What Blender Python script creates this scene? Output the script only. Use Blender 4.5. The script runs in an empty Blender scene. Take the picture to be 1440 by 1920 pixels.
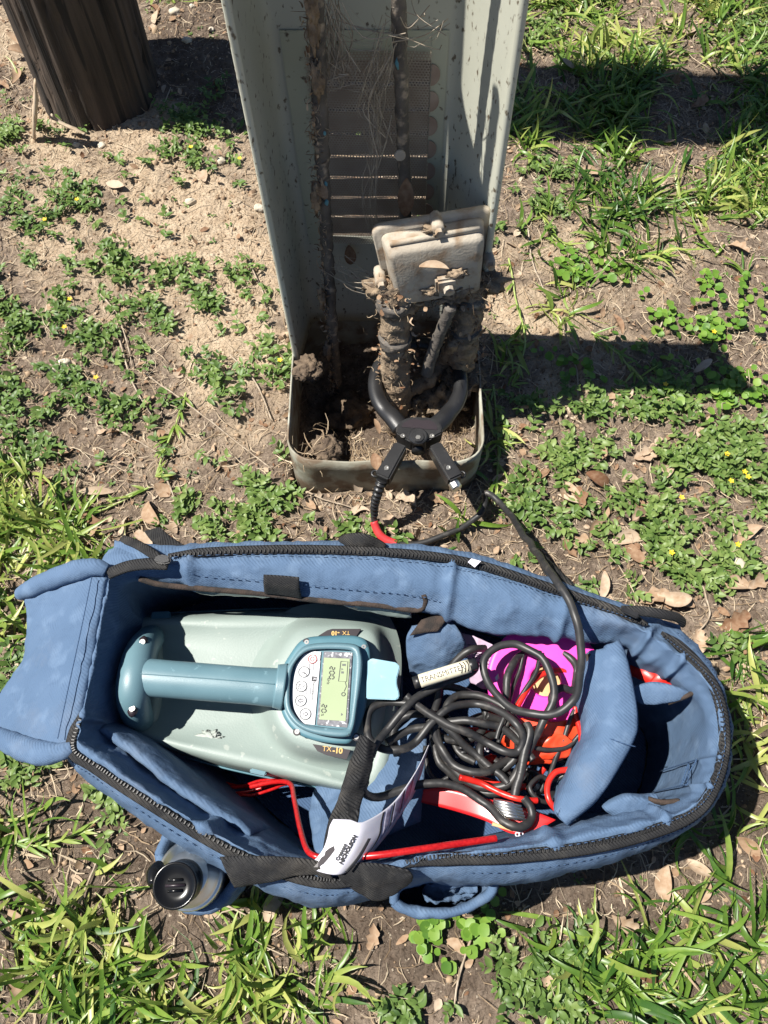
import bpy, bmesh, math, random
import numpy as np
from mathutils import Vector, Matrix, noise as mnoise

random.seed(7)
rng = np.random.default_rng(11)
scene = bpy.context.scene
col = scene.collection

# ------------------------------------------------------------------ camera
H = 1.30                       # camera height
TH = math.radians(25.4)        # tilt away from straight down
FP = 1442.0                    # focal length in photo pixels (1440 x 1920)
CT, ST = math.cos(TH), math.sin(TH)
cam = bpy.data.cameras.new('camera')
cam_o = bpy.data.objects.new('camera', cam); col.objects.link(cam_o)
cam.sensor_fit = 'VERTICAL'; cam.sensor_height = 24.0; cam.sensor_width = 18.0
cam.lens = 24.0 * FP / 1920.0
cam.clip_start = 0.02; cam.clip_end = 500
cam_o.location = (0, 0, H); cam_o.rotation_euler = (TH, 0, 0)
scene.camera = cam_o

# ------------------------------------------------------------------ world, sun, exposure
SUN_EL = math.radians(60)
SUN_DIR = Vector((math.cos(SUN_EL) * 0.999, math.cos(SUN_EL) * -0.045, -math.sin(SUN_EL))).normalized()
w = bpy.data.worlds.new('World'); scene.world = w; w.use_nodes = True
wn = w.node_tree.nodes; wl = w.node_tree.links
sky = wn.new('ShaderNodeTexSky'); sky.sky_type = 'NISHITA'; sky.sun_disc = False
sky.sun_elevation = SUN_EL; sky.sun_rotation = math.radians(-87.4); sky.altitude = 1500; sky.air_density = 0.8; sky.dust_density = 0.4
wn['Background'].inputs['Strength'].default_value = 0.058
wl.new(sky.outputs[0], wn['Background'].inputs['Color'])
sun = bpy.data.lights.new('sun', 'SUN'); sun.energy = 5.0; sun.angle = math.radians(0.53)
sun.color = (1.0, 0.955, 0.88)
sun_o = bpy.data.objects.new('sun', sun); col.objects.link(sun_o)
sun_o.rotation_euler = SUN_DIR.to_track_quat('-Z', 'Y').to_euler()
sun_o.location = (-3, 0.4, 6)
scene.view_settings.view_transform = 'Standard'
scene.view_settings.look = 'None'
scene.view_settings.exposure = 0.95
scene.view_settings.gamma = 1.0
scene.cycles.max_bounces = 6; scene.cycles.diffuse_bounces = 3
scene.cycles.transparent_max_bounces = 8
scene.cycles.use_denoising = True

# ------------------------------------------------------------------ helpers
def P(u, v, z=0.0):
    """Point at height z seen at photo pixel (u, v)."""
    a = (u - 720) / FP; b = (960 - v) / FP
    t = (H - z) / (CT - b * ST)
    return Vector((a * t, (b * CT + ST) * t, z))

def PY(u, v, Y):
    """Point in the vertical plane y = Y seen at photo pixel (u, v)."""
    a = (u - 720) / FP; b = (960 - v) / FP
    t = Y / (b * CT + ST)
    return Vector((a * t, Y, H - t * (CT - b * ST)))

def proj(x, y, z=0.0):
    d = y * ST - (z - H) * CT
    return 720 + FP * x / d, 960 - FP * (y * CT + (z - H) * ST) / d

def tag(o, label=None, cat=None, group=None, kind=None):
    if label: o['label'] = label
    if cat: o['category'] = cat
    if group: o['group'] = group
    if kind: o['kind'] = kind
    return o

def thing(name, label, cat, loc=(0, 0, 0), group=None):
    o = bpy.data.objects.new(name, None); col.objects.link(o)
    o.location = loc; o.empty_display_size = 0.02
    return tag(o, label, cat, group)

def link(name, me, mat=None, parent=None):
    o = bpy.data.objects.new(name, me); col.objects.link(o)
    if mat is not None:
        for m in (mat if isinstance(mat, (list, tuple)) else [mat]): me.materials.append(m)
    if parent is not None:
        o.parent = parent
        if parent.parent is None: o.matrix_parent_inverse = Matrix.Translation(-Vector(parent.location))
    return o

def mesh(name, V, F, mat=None, parent=None, smooth=True, uv=None):
    me = bpy.data.meshes.new(name)
    me.from_pydata([tuple(v) for v in V], [], F); me.update()
    if smooth: me.polygons.foreach_set('use_smooth', [True] * len(me.polygons))
    if uv is not None:
        l = me.uv_layers.new(name='UVMap')
        for i, lp in enumerate(me.loops): l.data[i].uv = uv[lp.vertex_index]
    return link(name, me, mat, parent)

def npmesh(name, V, F, mat=None, parent=None, tint=None, smooth=True):
    """Fast mesh from arrays: V (n,3), F (m,k) all faces with k corners."""
    V = np.asarray(V, dtype=np.float32); F = np.asarray(F, dtype=np.int32)
    me = bpy.data.meshes.new(name); m, k = F.shape
    me.vertices.add(len(V)); me.vertices.foreach_set('co', V.ravel())
    me.loops.add(m * k); me.loops.foreach_set('vertex_index', F.ravel())
    me.polygons.add(m)
    me.polygons.foreach_set('loop_start', np.arange(0, m * k, k, dtype=np.int32))
    me.polygons.foreach_set('loop_total', np.full(m, k, dtype=np.int32))
    me.update(calc_edges=True)
    if smooth: me.polygons.foreach_set('use_smooth', np.ones(m, dtype=bool))
    if tint is not None:
        for nm, arr in (tint.items() if isinstance(tint, dict) else [('tint', tint)]):
            a = me.attributes.new(nm, 'FLOAT', 'POINT')
            a.data.foreach_set('value', np.asarray(arr, dtype=np.float32))
    me.validate()
    return link(name, me, mat, parent)

# --- noise on arrays
def _hash(i, j, s):
    n = (i.astype(np.int64) * 374761393 + j.astype(np.int64) * 668265263 + s * 1274126177) & 0x7fffffff
    n = ((n ^ (n >> 13)) * 1103515245 + 12345) & 0x7fffffff
    n = (n ^ (n >> 16)) & 0xffff
    return n / 65535.0
def vnoise(x, y, s=0):
    i = np.floor(x); j = np.floor(y); fx = x - i; fy = y - j
    fx = fx * fx * (3 - 2 * fx); fy = fy * fy * (3 - 2 * fy)
    a = _hash(i, j, s); b = _hash(i + 1, j, s); c = _hash(i, j + 1, s); d = _hash(i + 1, j + 1, s)
    return (a + (b - a) * fx) + ((c + (d - c) * fx) - (a + (b - a) * fx)) * fy
def fbm(x, y, o=4, s=0):
    r = 0; amp = 0.5; f = 1.0
    for k in range(o):
        r = r + amp * (vnoise(x * f, y * f, s + k * 17) - 0.5); amp *= 0.5; f *= 2.03
    return r

def catmull(pts, n, closed=False):
    """Resample a polyline (list of Vectors) to n points along a Catmull-Rom curve."""
    pts = [Vector(p) for p in pts]
    m = len(pts)
    if m == 2 and not closed:
        return [pts[0].lerp(pts[1], i / (n - 1)) for i in range(n)]
    segs = m if closed else m - 1
    d = [0.0]
    for i in range(segs): d.append(d[-1] + max((pts[(i + 1) % m] - pts[i]).length, 1e-6))
    L = d[-1]; out = []; k = 0
    for i in range(n):
        s = L * i / (n if closed else n - 1)
        while k < segs - 1 and s > d[k + 1]: k += 1
        f = (s - d[k]) / (d[k + 1] - d[k])
        if closed: p0, p1, p2, p3 = pts[(k - 1) % m], pts[k], pts[(k + 1) % m], pts[(k + 2) % m]
        else: p0, p1, p2, p3 = pts[max(k - 1, 0)], pts[k], pts[k + 1], pts[min(k + 2, m - 1)]
        out.append(0.5 * ((2 * p1) + (p2 - p0) * f + (2 * p0 - 5 * p1 + 4 * p2 - p3) * f * f + (3 * p1 - p0 - 3 * p2 + p3) * f ** 3))
    return out

def uspline(pts, n, closed=False):
    """Catmull-Rom resampled uniformly in index (keeps control points aligned between rows)."""
    pts = [Vector(p) for p in pts]; m = len(pts); out = []
    for i in range(n):
        s = (m * i / n) if closed else ((m - 1) * i / (n - 1))
        k = min(int(s), m - 1 if closed else m - 2); f = s - k
        if closed: p0, p1, p2, p3 = pts[(k - 1) % m], pts[k], pts[(k + 1) % m], pts[(k + 2) % m]
        else: p0, p1, p2, p3 = pts[max(k - 1, 0)], pts[k], pts[k + 1], pts[min(k + 2, m - 1)]
        out.append(0.5 * ((2 * p1) + (p2 - p0) * f + (2 * p0 - 5 * p1 + 4 * p2 - p3) * f * f + (3 * p1 - p0 - 3 * p2 + p3) * f ** 3))
    return out

def grid_faces(nr, nc, closed_c=False, closed_r=False):
    F = []
    for r in range(nr if closed_r else nr - 1):
        for c in range(nc if closed_c else nc - 1):
            r2 = (r + 1) % nr; c2 = (c + 1) % nc
            F.append((r * nc + c, r * nc + c2, r2 * nc + c2, r2 * nc + c))
    return F

def grid_normals(G):
    A = np.array([[tuple(p) for p in r] for r in G])
    du = np.gradient(A, axis=1); dv = np.gradient(A, axis=0)
    N = np.cross(du, dv); l = np.linalg.norm(N, axis=2, keepdims=True); l[l < 1e-12] = 1
    return A, N / l

def wrinkle(A, N, amp, freq, seed=0, aniso=(1, 1, 1)):
    if amp == 0: return A
    o = np.zeros(A.shape[:2])
    for i in range(A.shape[0]):
        for j in range(A.shape[1]):
            p = Vector((A[i, j, 0] * freq * aniso[0] + seed * 7.1, A[i, j, 1] * freq * aniso[1], A[i, j, 2] * freq * aniso[2] + seed))
            o[i, j] = mnoise.noise(p) + 0.45 * mnoise.noise(p * 2.3) + 0.75 * min(1, 3.2 * abs(mnoise.noise(p * 1.25 + Vector((3, 8, 1))))) + 0.3 * min(1, 3 * abs(mnoise.noise(p * 2.9)))
    return A + N * (o * amp)[..., None]

def loft(name, rows, nu, nv, mat, parent=None, closed=False, wr=0.0, wf=25, seed=0, aniso=(1, 1, 1), disp=None):
    """Skin a surface through rows of control points (same count in each row)."""
    R = [uspline(r, nu, closed) for r in rows]
    cols = [uspline([R[i][j] for i in range(len(R))], nv) for j in range(nu)]
    G = [[cols[j][i] for j in range(nu)] for i in range(nv)]
    A, N = grid_normals(G)
    A = wrinkle(A, N, wr, wf, seed, aniso)
    if disp is not None: A = A + N * np.array([[disp(i / (nv - 1), j / nu) for j in range(nu)] for i in range(nv)])[..., None]
    uv = [(j * 0.01, i * 0.01) for i in range(nv) for j in range(nu)]
    return mesh(name, A.reshape(-1, 3), grid_faces(nv, nu, closed_c=closed), mat, parent, uv=uv)

def pad(name, rows, nu, nv, th, mat, parent=None, power=4, wr=0.0, wf=25, seed=0, edge=0.15):
    """A stuffed slab around the mid-surface through rows."""
    R = [catmull(r, nu) for r in rows]
    cols = [catmull([R[i][j] for i in range(len(R))], nv) for j in range(nu)]
    G = [[cols[j][i] for j in range(nu)] for i in range(nv)]
    A, N = grid_normals(G)
    s = np.linspace(-1, 1, nu); t = np.linspace(-1, 1, nv)
    ps = np.clip(1 - np.abs(s) ** power, 0, 1) ** (1 / 2.2); pt = np.clip(1 - np.abs(t) ** power, 0, 1) ** (1 / 2.2)
    prof = edge + (1 - edge) * np.outer(pt, ps)
    A = wrinkle(A, N, wr, wf, seed)
    T = A + N * (th / 2 * prof)[..., None]; B = A - N * (th / 2 * prof)[..., None]
    V = np.concatenate([T.reshape(-1, 3), B.reshape(-1, 3)]); n = nu * nv
    F = grid_faces(nv, nu)
    F2 = [tuple(n + i for i in f[::-1]) for f in F]
    side = []
    ring = [j for j in range(nu)] + [i * nu + nu - 1 for i in range(1, nv)] + [(nv - 1) * nu + j for j in range(nu - 2, -1, -1)] + [i * nu for i in range(nv - 2, 0, -1)]
    for k in range(len(ring)):
        a, b = ring[k], ring[(k + 1) % len(ring)]
        side.append((b, a, n + a, n + b))
    uv = [(j * 0.01, i * 0.01) for _ in (0, 1) for i in range(nv) for j in range(nu)]
    return mesh(name, V, F + F2 + side, mat, parent, uv=uv)

def tube_arrays(path, radius, seg=8, cap=True, flat=(1, 1), up=None):
    path = [Vector(p) for p in path]; n = len(path)
    rad = radius if callable(radius) else ((lambda f: radius) if not isinstance(radius, (list, tuple)) else (lambda f: float(np.interp(f, np.linspace(0, 1, len(radius)), radius))))
    V = []; prev = None
    for i in range(n):
        t = (path[min(i + 1, n - 1)] - path[max(i - 1, 0)])
        t = t.normalized() if t.length > 1e-9 else Vector((0, 0, 1))
        if up is not None:
            nn = Vector(up) - t * Vector(up).dot(t)
        elif prev is None:
            nn = Vector((0, 0, 1)) - t * t.z
            if nn.length < 0.1: nn = Vector((0, 1, 0)) - t * t.y
        else: nn = prev - t * prev.dot(t)
        nn.normalize(); prev = nn; b = t.cross(nn)
        r = rad(i / max(n - 1, 1))
        for k in range(seg):
            a = 2 * math.pi * k / seg
            V.append(path[i] + b * (math.cos(a) * r * flat[0]) + nn * (math.sin(a) * r * flat[1]))
    F = grid_faces(n, seg, closed_c=True)
    F = [f[::-1] for f in F]
    if cap:
        F.append(tuple(range(seg))); F.append(tuple((n - 1) * seg + k for k in range(seg))[::-1])
    return V, F

def tube(name, path, radius, mat, parent=None, seg=8, n=None, cap=True, flat=(1, 1), up=None, wob=0.0, wf=60):
    if n: path = catmull(path, n)
    V, F = tube_arrays(path, radius, seg, cap, flat, up)
    if wob:
        c = [sum((V[i * seg + k] for k in range(seg)), Vector()) / seg for i in range(len(path))]
        V = [v + (v - c[i // seg]).normalized() * wob * (mnoise.noise(v * wf) + 0.6 * mnoise.noise(v * wf * 2.7)) for i, v in enumerate(V)]
    return mesh(name, V, F, mat, parent)

def rings(name, outlines, n, mat, parent=None, cap_top=True, cap_bot=True, smooth=True, nlev=None, corner=False):
    """Stack of closed outlines (bottom to top), each a list of Vectors."""
    R = [catmull(o, n, True) if not corner else o for o in outlines]
    if corner: n = len(R[0])
    if nlev:
        cols = [catmull([R[i][j] for i in range(len(R))], nlev) for j in range(n)]
        R = [[cols[j][i] for j in range(n)] for i in range(nlev)]
    V = [p for r in R for p in r]
    F = grid_faces(len(R), n, closed_c=True)
    if cap_top: F.append(tuple((len(R) - 1) * n + k for k in range(n)))
    if cap_bot: F.append(tuple(range(n))[::-1])
    o = mesh(name, V, F, mat, parent, smooth)
    return o

def prism(name, poly, th, mat, parent=None, bevel=0.0, smooth=False, seg=2):
    """Flat polygon (list of Vectors) thickened downwards along its normal, edges bevelled."""
    bm = bmesh.new()
    vs = [bm.verts.new(p) for p in poly]
    f = bm.faces.new(vs); f.normal_update()
    if f.normal.z < 0: f.normal_flip()
    nrm = f.normal.copy()
    r = bmesh.ops.extrude_face_region(bm, geom=[f])
    nv = [e for e in r['geom'] if isinstance(e, bmesh.types.BMVert)]
    for v in nv: v.co -= nrm * th
    bmesh.ops.recalc_face_normals(bm, faces=bm.faces)
    if bevel:
        bmesh.ops.bevel(bm, geom=[e for e in bm.edges], offset=bevel, segments=seg, affect='EDGES', clamp_overlap=True)
    me = bpy.data.meshes.new(name); bm.to_mesh(me); bm.free()
    if smooth: me.polygons.foreach_set('use_smooth', [True] * len(me.polygons))
    return link(name, me, mat, parent)

def inset(poly, d):
    """Shrink (d>0) a polygon of Vectors towards its centroid by distance d."""
    c = sum(poly, Vector()) / len(poly)
    return [p + (c - p).normalized() * d for p in poly]

def box(name, center, size, mat, parent=None, rot=None, bevel=0.002, seg=2):
    bm = bmesh.new(); bmesh.ops.create_cube(bm, size=1)
    for v in bm.verts: v.co = Vector((v.co.x * size[0], v.co.y * size[1], v.co.z * size[2]))
    if bevel: bmesh.ops.bevel(bm, geom=bm.edges[:], offset=bevel, segments=seg, affect='EDGES')
    M = (rot.to_4x4() if rot is not None else Matrix.Identity(4))
    bm.transform(Matrix.Translation(Vector(center)) @ M)
    me = bpy.data.meshes.new(name); bm.to_mesh(me); bm.free()
    return link(name, me, mat, parent)

def disc(name, c, r, h, mat, parent=None, nrm=(0, 0, 1), seg=16, hole=0.0, bevel=0.0):
    """Short cylinder (or washer) standing on c along nrm."""
    q = Vector(nrm).to_track_quat('Z', 'Y').to_matrix()
    V = []; prof = [(r, 0), (r, h - bevel), (r - bevel, h)] if bevel else [(r, 0), (r, h)]
    if hole: prof += [(hole, h), (hole, h * 0.3)]
    for (rr, hh) in prof:
        for k in range(seg):
            a = 2 * math.pi * k / seg
            V.append(Vector(c) + q @ Vector((rr * math.cos(a), rr * math.sin(a), hh)))
    F = grid_faces(len(prof), seg, closed_c=True)
    F.append(tuple((len(prof) - 1) * seg + k for k in range(seg)))
    return mesh(name, V, F, mat, parent, smooth=False)

def text(name, s, size, origin, xdir, nrm, mat, parent=None, ext=0.0002, center=True, shear=0.0, bold=0.0):
    cu = bpy.data.curves.new(name, 'FONT'); cu.body = s; cu.size = size; cu.extrude = ext; cu.offset = bold; cu.shear = shear
    if center: cu.align_x = 'CENTER'; cu.align_y = 'CENTER'
    t = bpy.data.objects.new(name, cu); col.objects.link(t)
    dg = bpy.context.evaluated_depsgraph_get()
    me = bpy.data.meshes.new_from_object(t.evaluated_get(dg))
    bpy.data.objects.remove(t); bpy.data.curves.remove(cu)
    x = Vector(xdir).normalized(); z = Vector(nrm); z = (z - x * z.dot(x)).normalized(); y = z.cross(x)
    M = Matrix((x, y, z)).transposed().to_4x4(); M.translation = Vector(origin)
    me.transform(M); me.materials.clear(); me.name = name
    return link(name, me, mat, parent)

# ------------------------------------------------------------------ materials
def mat(name, c1, c2=None, rough=0.6, nscale=20.0, detail=4, bump=0.0, bscale=200.0, metal=0.0, spec=0.5, mid=(0.35, 0.65), c3=None, c3scale=60, c3lo=0.62, c3hi=0.7, coat=0.0, stretch=None, bdist=0.002, trans=0.0):
    m = bpy.data.materials.new(name); m.use_nodes = True
    nt = m.node_tree; N = nt.nodes; L = nt.links; b = N['Principled BSDF']
    b.inputs['Roughness'].default_value = rough; b.inputs['Metallic'].default_value = metal
    b.inputs['Specular IOR Level'].default_value = spec
    b.inputs['Coat Weight'].default_value = coat
    if trans: b.inputs['Transmission Weight'].default_value = trans
    tc = N.new('ShaderNodeTexCoord'); vec = tc.outputs['Object']
    if stretch:
        mp = N.new('ShaderNodeMapping'); mp.inputs['Scale'].default_value = stretch
        L.new(vec, mp.inputs['Vector']); vec = mp.outputs[0]
    if c2 is None: b.inputs['Base Color'].default_value = (*c1, 1)
    else:
        nz = N.new('ShaderNodeTexNoise'); nz.inputs['Scale'].default_value = nscale; nz.inputs['Detail'].default_value = detail
        L.new(vec, nz.inputs['Vector'])
        cr = N.new('ShaderNodeValToRGB'); e = cr.color_ramp.elements
        e[0].position = mid[0]; e[0].color = (*c1, 1); e[1].position = mid[1]; e[1].color = (*c2, 1)
        L.new(nz.outputs['Fac'], cr.inputs[0]); out = cr.outputs[0]
        if c3:
            n3 = N.new('ShaderNodeTexNoise'); n3.inputs['Scale'].default_value = c3scale; n3.inputs['Detail'].default_value = 5
            L.new(vec, n3.inputs['Vector'])
            r3 = N.new('ShaderNodeValToRGB'); r3.color_ramp.elements[0].position = c3lo; r3.color_ramp.elements[1].position = c3hi
            L.new(n3.outputs['Fac'], r3.inputs[0])
            mx = N.new('ShaderNodeMix'); mx.data_type = 'RGBA'
            L.new(r3.outputs[0], mx.inputs['Factor']); L.new(out, mx.inputs[6]); mx.inputs[7].default_value = (*c3, 1)
            out = mx.outputs[2]
        L.new(out, b.inputs['Base Color'])
    if bump:
        nb = N.new('ShaderNodeTexNoise'); nb.inputs['Scale'].default_value = bscale; nb.inputs['Detail'].default_value = 5
        L.new(vec, nb.inputs['Vector'])
        bp = N.new('ShaderNodeBump'); bp.inputs['Strength'].default_value = bump; bp.inputs['Distance'].default_value = bdist
        L.new(nb.outputs['Fac'], bp.inputs['Height']); L.new(bp.outputs[0], b.inputs['Normal'])
    return m

def weave_mat(name, c1, c2, period, rough=0.85, bump=0.6, fade=None):
    """Woven cloth: diagonal twill on the mesh UVs plus worn, faded patches."""
    m = mat(name, c1, c2, rough=rough, nscale=9, detail=6, mid=(0.3, 0.7), spec=0.25, c3=fade, c3scale=35, c3lo=0.52, c3hi=0.75)
    nt = m.node_tree; N = nt.nodes; L = nt.links; b = N['Principled BSDF']
    
    tc = N.new('ShaderNodeTexCoord')
    src = b.inputs['Base Color'].links[0].from_socket if b.inputs['Base Color'].links else None
    if src is not None and fade:
        dn = N.new('ShaderNodeTexNoise'); dn.inputs['Scale'].default_value = 7; dn.inputs['Detail'].default_value = 9; dn.inputs['Roughness'].default_value = 0.7; L.new(tc.outputs['Object'], dn.inputs['Vector'])
        dr = N.new('ShaderNodeValToRGB'); dr.color_ramp.elements[0].position = 0.52; dr.color_ramp.elements[1].position = 0.78; dr.color_ramp.elements[1].color = (0.55, 0.55, 0.55, 1); L.new(dn.outputs['Fac'], dr.inputs[0])
        dm = N.new('ShaderNodeMix'); dm.data_type = 'RGBA'; L.new(dr.outputs[0], dm.inputs['Factor']); L.new(src, dm.inputs[6]); dm.inputs[7].default_value = (c2[0] * .6 + .085, c2[1] * .6 + .072, c2[2] * .6 + .055, 1)
        L.new(dm.outputs[2], b.inputs['Base Color'])
    wv = N.new('ShaderNodeTexWave'); wv.wave_type = 'BANDS'; wv.bands_direction = 'DIAGONAL'
    wv.inputs['Scale'].default_value = 0.31 / period; wv.inputs['Distortion'].default_value = 1.5
    wv.inputs['Detail'].default_value = 2; wv.inputs['Detail Scale'].default_value = 1.0
    L.new(tc.outputs['Object'], wv.inputs['Vector'])
    nb = N.new('ShaderNodeTexNoise'); nb.inputs['Scale'].default_value = 28; nb.inputs['Detail'].default_value = 8; nb.inputs['Roughness'].default_value = 0.62
    L.new(tc.outputs['Object'], nb.inputs['Vector'])
    b1 = N.new('ShaderNodeBump'); b1.inputs['Strength'].default_value = 0.38; b1.inputs['Distance'].default_value = 0.01
    L.new(nb.outputs['Fac'], b1.inputs['Height'])
    cr_ = N.new('ShaderNodeTexNoise'); cr_.noise_type = 'RIDGED_MULTIFRACTAL'; cr_.inputs['Scale'].default_value = 13; cr_.inputs['Detail'].default_value = 3; cr_.inputs['Distortion'].default_value = 0.6
    L.new(tc.outputs['Object'], cr_.inputs['Vector'])
    b3 = N.new('ShaderNodeBump'); b3.inputs['Strength'].default_value = 0.5; b3.inputs['Distance'].default_value = 0.004
    L.new(cr_.outputs['Fac'], b3.inputs['Height']); L.new(b1.outputs[0], b3.inputs['Normal'])
    b2 = N.new('ShaderNodeBump'); b2.inputs['Strength'].default_value = bump; b2.inputs['Distance'].default_value = 0.0010
    L.new(wv.outputs['Fac'], b2.inputs['Height']); L.new(b3.outputs[0], b2.inputs['Normal'])
    L.new(b2.outputs[0], b.inputs['Normal'])
    return m

def plant_mat(name, lo, midc, hi, rough=0.45, transl=0.35, spec=0.35, mottle=90, mamp=0.35):
    """Leaf colour from the per-plant 'tint' attribute with real translucency."""
    m = bpy.data.materials.new(name); m.use_nodes = True
    nt = m.node_tree; N = nt.nodes; L = nt.links; b = N['Principled BSDF']; out = N['Material Output']
    at = N.new('ShaderNodeAttribute'); at.attribute_name = 'tint'
    cr = N.new('ShaderNodeValToRGB'); e = cr.color_ramp.elements
    e[0].position = 0.0; e[0].color = (*lo, 1); e[1].position = 1.0; e[1].color = (*hi, 1)
    k = cr.color_ramp.elements.new(0.5); k.color = (*midc, 1)
    tcn = N.new('ShaderNodeTexCoord'); nz = N.new('ShaderNodeTexNoise'); nz.inputs['Scale'].default_value = mottle; nz.inputs['Detail'].default_value = 5; L.new(tcn.outputs['Object'], nz.inputs['Vector'])
    ma = N.new('ShaderNodeMath'); ma.operation = 'MULTIPLY_ADD'; ma.inputs[1].default_value = mamp; L.new(nz.outputs['Fac'], ma.inputs[0])
    mb = N.new('ShaderNodeMath'); mb.operation = 'SUBTRACT'; mb.inputs[1].default_value = mamp / 2; L.new(at.outputs['Fac'], mb.inputs[0]); L.new(mb.outputs[0], ma.inputs[2])
    L.new(ma.outputs[0], cr.inputs[0]); L.new(cr.outputs[0], b.inputs['Base Color'])
    b.inputs['Roughness'].default_value = rough; b.inputs['Specular IOR Level'].default_value = spec
    if transl:
        tr = N.new('ShaderNodeBsdfTranslucent'); L.new(cr.outputs[0], tr.inputs['Color'])
        mx = N.new('ShaderNodeMixShader'); mx.inputs[0].default_value = transl
        L.new(b.outputs[0], mx.inputs[1]); L.new(tr.outputs[0], mx.inputs[2]); L.new(mx.outputs[0], out.inputs['Surface'])
    return m

M = {}
M['blue'] = weave_mat('blue_canvas', (0.066, 0.112, 0.189), (0.085, 0.137, 0.223), 0.0027, bump=.35, fade=(0.114, 0.174, 0.268))
M['blue_dark'] = weave_mat('blue_lining', (0.038, 0.074, 0.145), (0.050, 0.090, 0.168), 0.0027)
M['webbing'] = weave_mat('black_webbing', (0.014, 0.014, 0.015), (0.026, 0.026, 0.027), 0.0024, rough=.7, bump=1.0, fade=(.045, .043, .04))
M['zip'] = mat('zip_black', (0.010, 0.010, 0.011), (0.02, 0.02, 0.02), rough=0.45, nscale=90)
M['velcro'] = mat('black_velcro', (0.02, 0.016, 0.014), (0.06, 0.04, 0.03), rough=0.95, nscale=60, bump=0.8, bscale=500)
M['body'] = mat('pale_green_plastic', (0.212, 0.264, 0.246), (0.238, 0.290, 0.270), rough=0.5, nscale=14, bump=0.12, bscale=420, c3=(0.33, 0.37, 0.34), c3scale=55, c3lo=0.66, c3hi=0.70)
M['teal'] = mat('teal_plastic', (0.092, 0.172, 0.205), (0.112, 0.198, 0.232), rough=0.42, nscale=18, bump=0.12, bscale=700, c3=(0.16, 0.27, 0.31), c3scale=70, c3lo=0.66, c3hi=0.72)
M['teal_dark'] = mat('dark_teal_plastic', (0.06, 0.15, 0.19), (0.08, 0.18, 0.22), rough=0.5, nscale=18)
M['tab'] = mat('light_blue_tab', (0.20, 0.37, 0.45), (0.225, 0.40, 0.48), rough=0.5, nscale=30, c3=(0.28, 0.45, 0.52), c3scale=60)
M['keypad'] = mat('white_keypad', (0.50, 0.50, 0.53), (0.55, 0.55, 0.57), rough=0.4, nscale=40)
M['ink'] = mat('dark_ink', (0.02, 0.02, 0.022), rough=0.5)
M['ink_soft'] = mat('grey_ink', (0.10, 0.11, 0.10), rough=0.5)
M['redink'] = mat('red_ink', (0.45, 0.05, 0.04), rough=0.5)
M['lcd'] = mat('lcd_green', (0.30, 0.36, 0.215), (0.33, 0.385, 0.24), rough=0.25, nscale=8)
M['bezel'] = mat('worn_clear_bezel', (0.10, 0.10, 0.115), (0.20, 0.20, 0.22), rough=0.35, nscale=150, c3=(0.6, 0.6, 0.62), c3scale=160, c3lo=0.56, c3hi=0.62)
M['label'] = mat('black_label', (0.02, 0.014, 0.018), rough=0.4)
M['gold'] = mat('gold_print', (0.55, 0.36, 0.12), rough=0.4)
M['cream'] = mat('cream_tag', (0.60, 0.55, 0.40), (0.66, 0.61, 0.46), rough=0.5, nscale=60, c3=(0.35, 0.31, 0.22), c3scale=90)
M['steel'] = mat('brushed_steel', (0.66, 0.65, 0.62), (0.76, 0.75, 0.72), rough=0.33, metal=1.0, nscale=60)
M['screw'] = mat('screw_metal', (0.45, 0.44, 0.42), rough=0.35, metal=1.0)
M['blackp'] = mat('black_plastic', (0.011, 0.011, 0.012), (0.018, 0.018, 0.019), rough=0.38, nscale=30, bump=0.10, bscale=900, c3=(0.05, 0.045, 0.04), c3scale=55, c3lo=0.64, c3hi=0.78)
M['cable'] = mat('black_rubber_cable', (0.016, 0.016, 0.017), (0.030, 0.029, 0.028), rough=0.46, nscale=45, c3=(0.075, 0.068, 0.06), c3scale=50, c3lo=0.58, c3hi=0.75)
M['redw'] = mat('red_wire', (0.50, 0.015, 0.010), (0.58, 0.025, 0.015), rough=0.35, nscale=50)
M['redsl'] = mat('red_sleeve', (0.52, 0.03, 0.035), (0.60, 0.05, 0.05), rough=0.5, nscale=60)
M['redc'] = mat('red_braided_cord', (0.30, 0.005, 0.007), (0.42, 0.012, 0.012), rough=0.3, nscale=300)
M['redpk'] = mat('red_package', (0.50, 0.012, 0.015), (0.60, 0.02, 0.02), rough=0.3, nscale=20, coat=0.3)
M['pink'] = mat('magenta_tape', (0.70, 0.03, 0.34), (0.76, 0.045, 0.39), rough=0.45, nscale=30)
M['orange'] = mat('orange_vinyl', (0.62, 0.045, 0.014), (0.68, 0.065, 0.02), rough=0.38, nscale=25)
M['kraft'] = mat('kraft_core', (0.42, 0.29, 0.13), (0.5, 0.35, 0.18), rough=0.8, nscale=60)
M['card'] = mat('white_card', (0.52, 0.51, 0.57), (0.57, 0.56, 0.61), rough=0.45, nscale=30)
M['card_shade'] = mat('card_shade_print', (0.16, 0.15, 0.21), (0.34, 0.33, 0.42), rough=0.45, nscale=160, stretch=(1, 1, 1))  # print tone with the bent half's shade painted in
M['ped'] = mat('sage_steel_paint', (0.440, 0.445, 0.370), (0.500, 0.505, 0.425), rough=0.5, nscale=7, bump=0.05, bscale=150, c3=(0.12, 0.095, 0.065), c3scale=120, c3lo=0.60, c3hi=0.68, stretch=(1, 1, .6))
M['ped_in'] = mat('sage_vent_panel', (0.390, 0.400, 0.305), (0.430, 0.440, 0.340), rough=0.55, nscale=9, c3=(0.09, 0.07, 0.05), c3scale=65, c3lo=0.62, c3hi=0.69)
M['ped_base'] = mat('muddy_sage_paint', (0.22, 0.20, 0.15), (0.34, 0.34, 0.28), rough=0.7, nscale=18, c3=(0.16, 0.115, 0.075), c3scale=26, c3lo=0.45, c3hi=0.6, bump=0.4, bscale=120)
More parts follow.
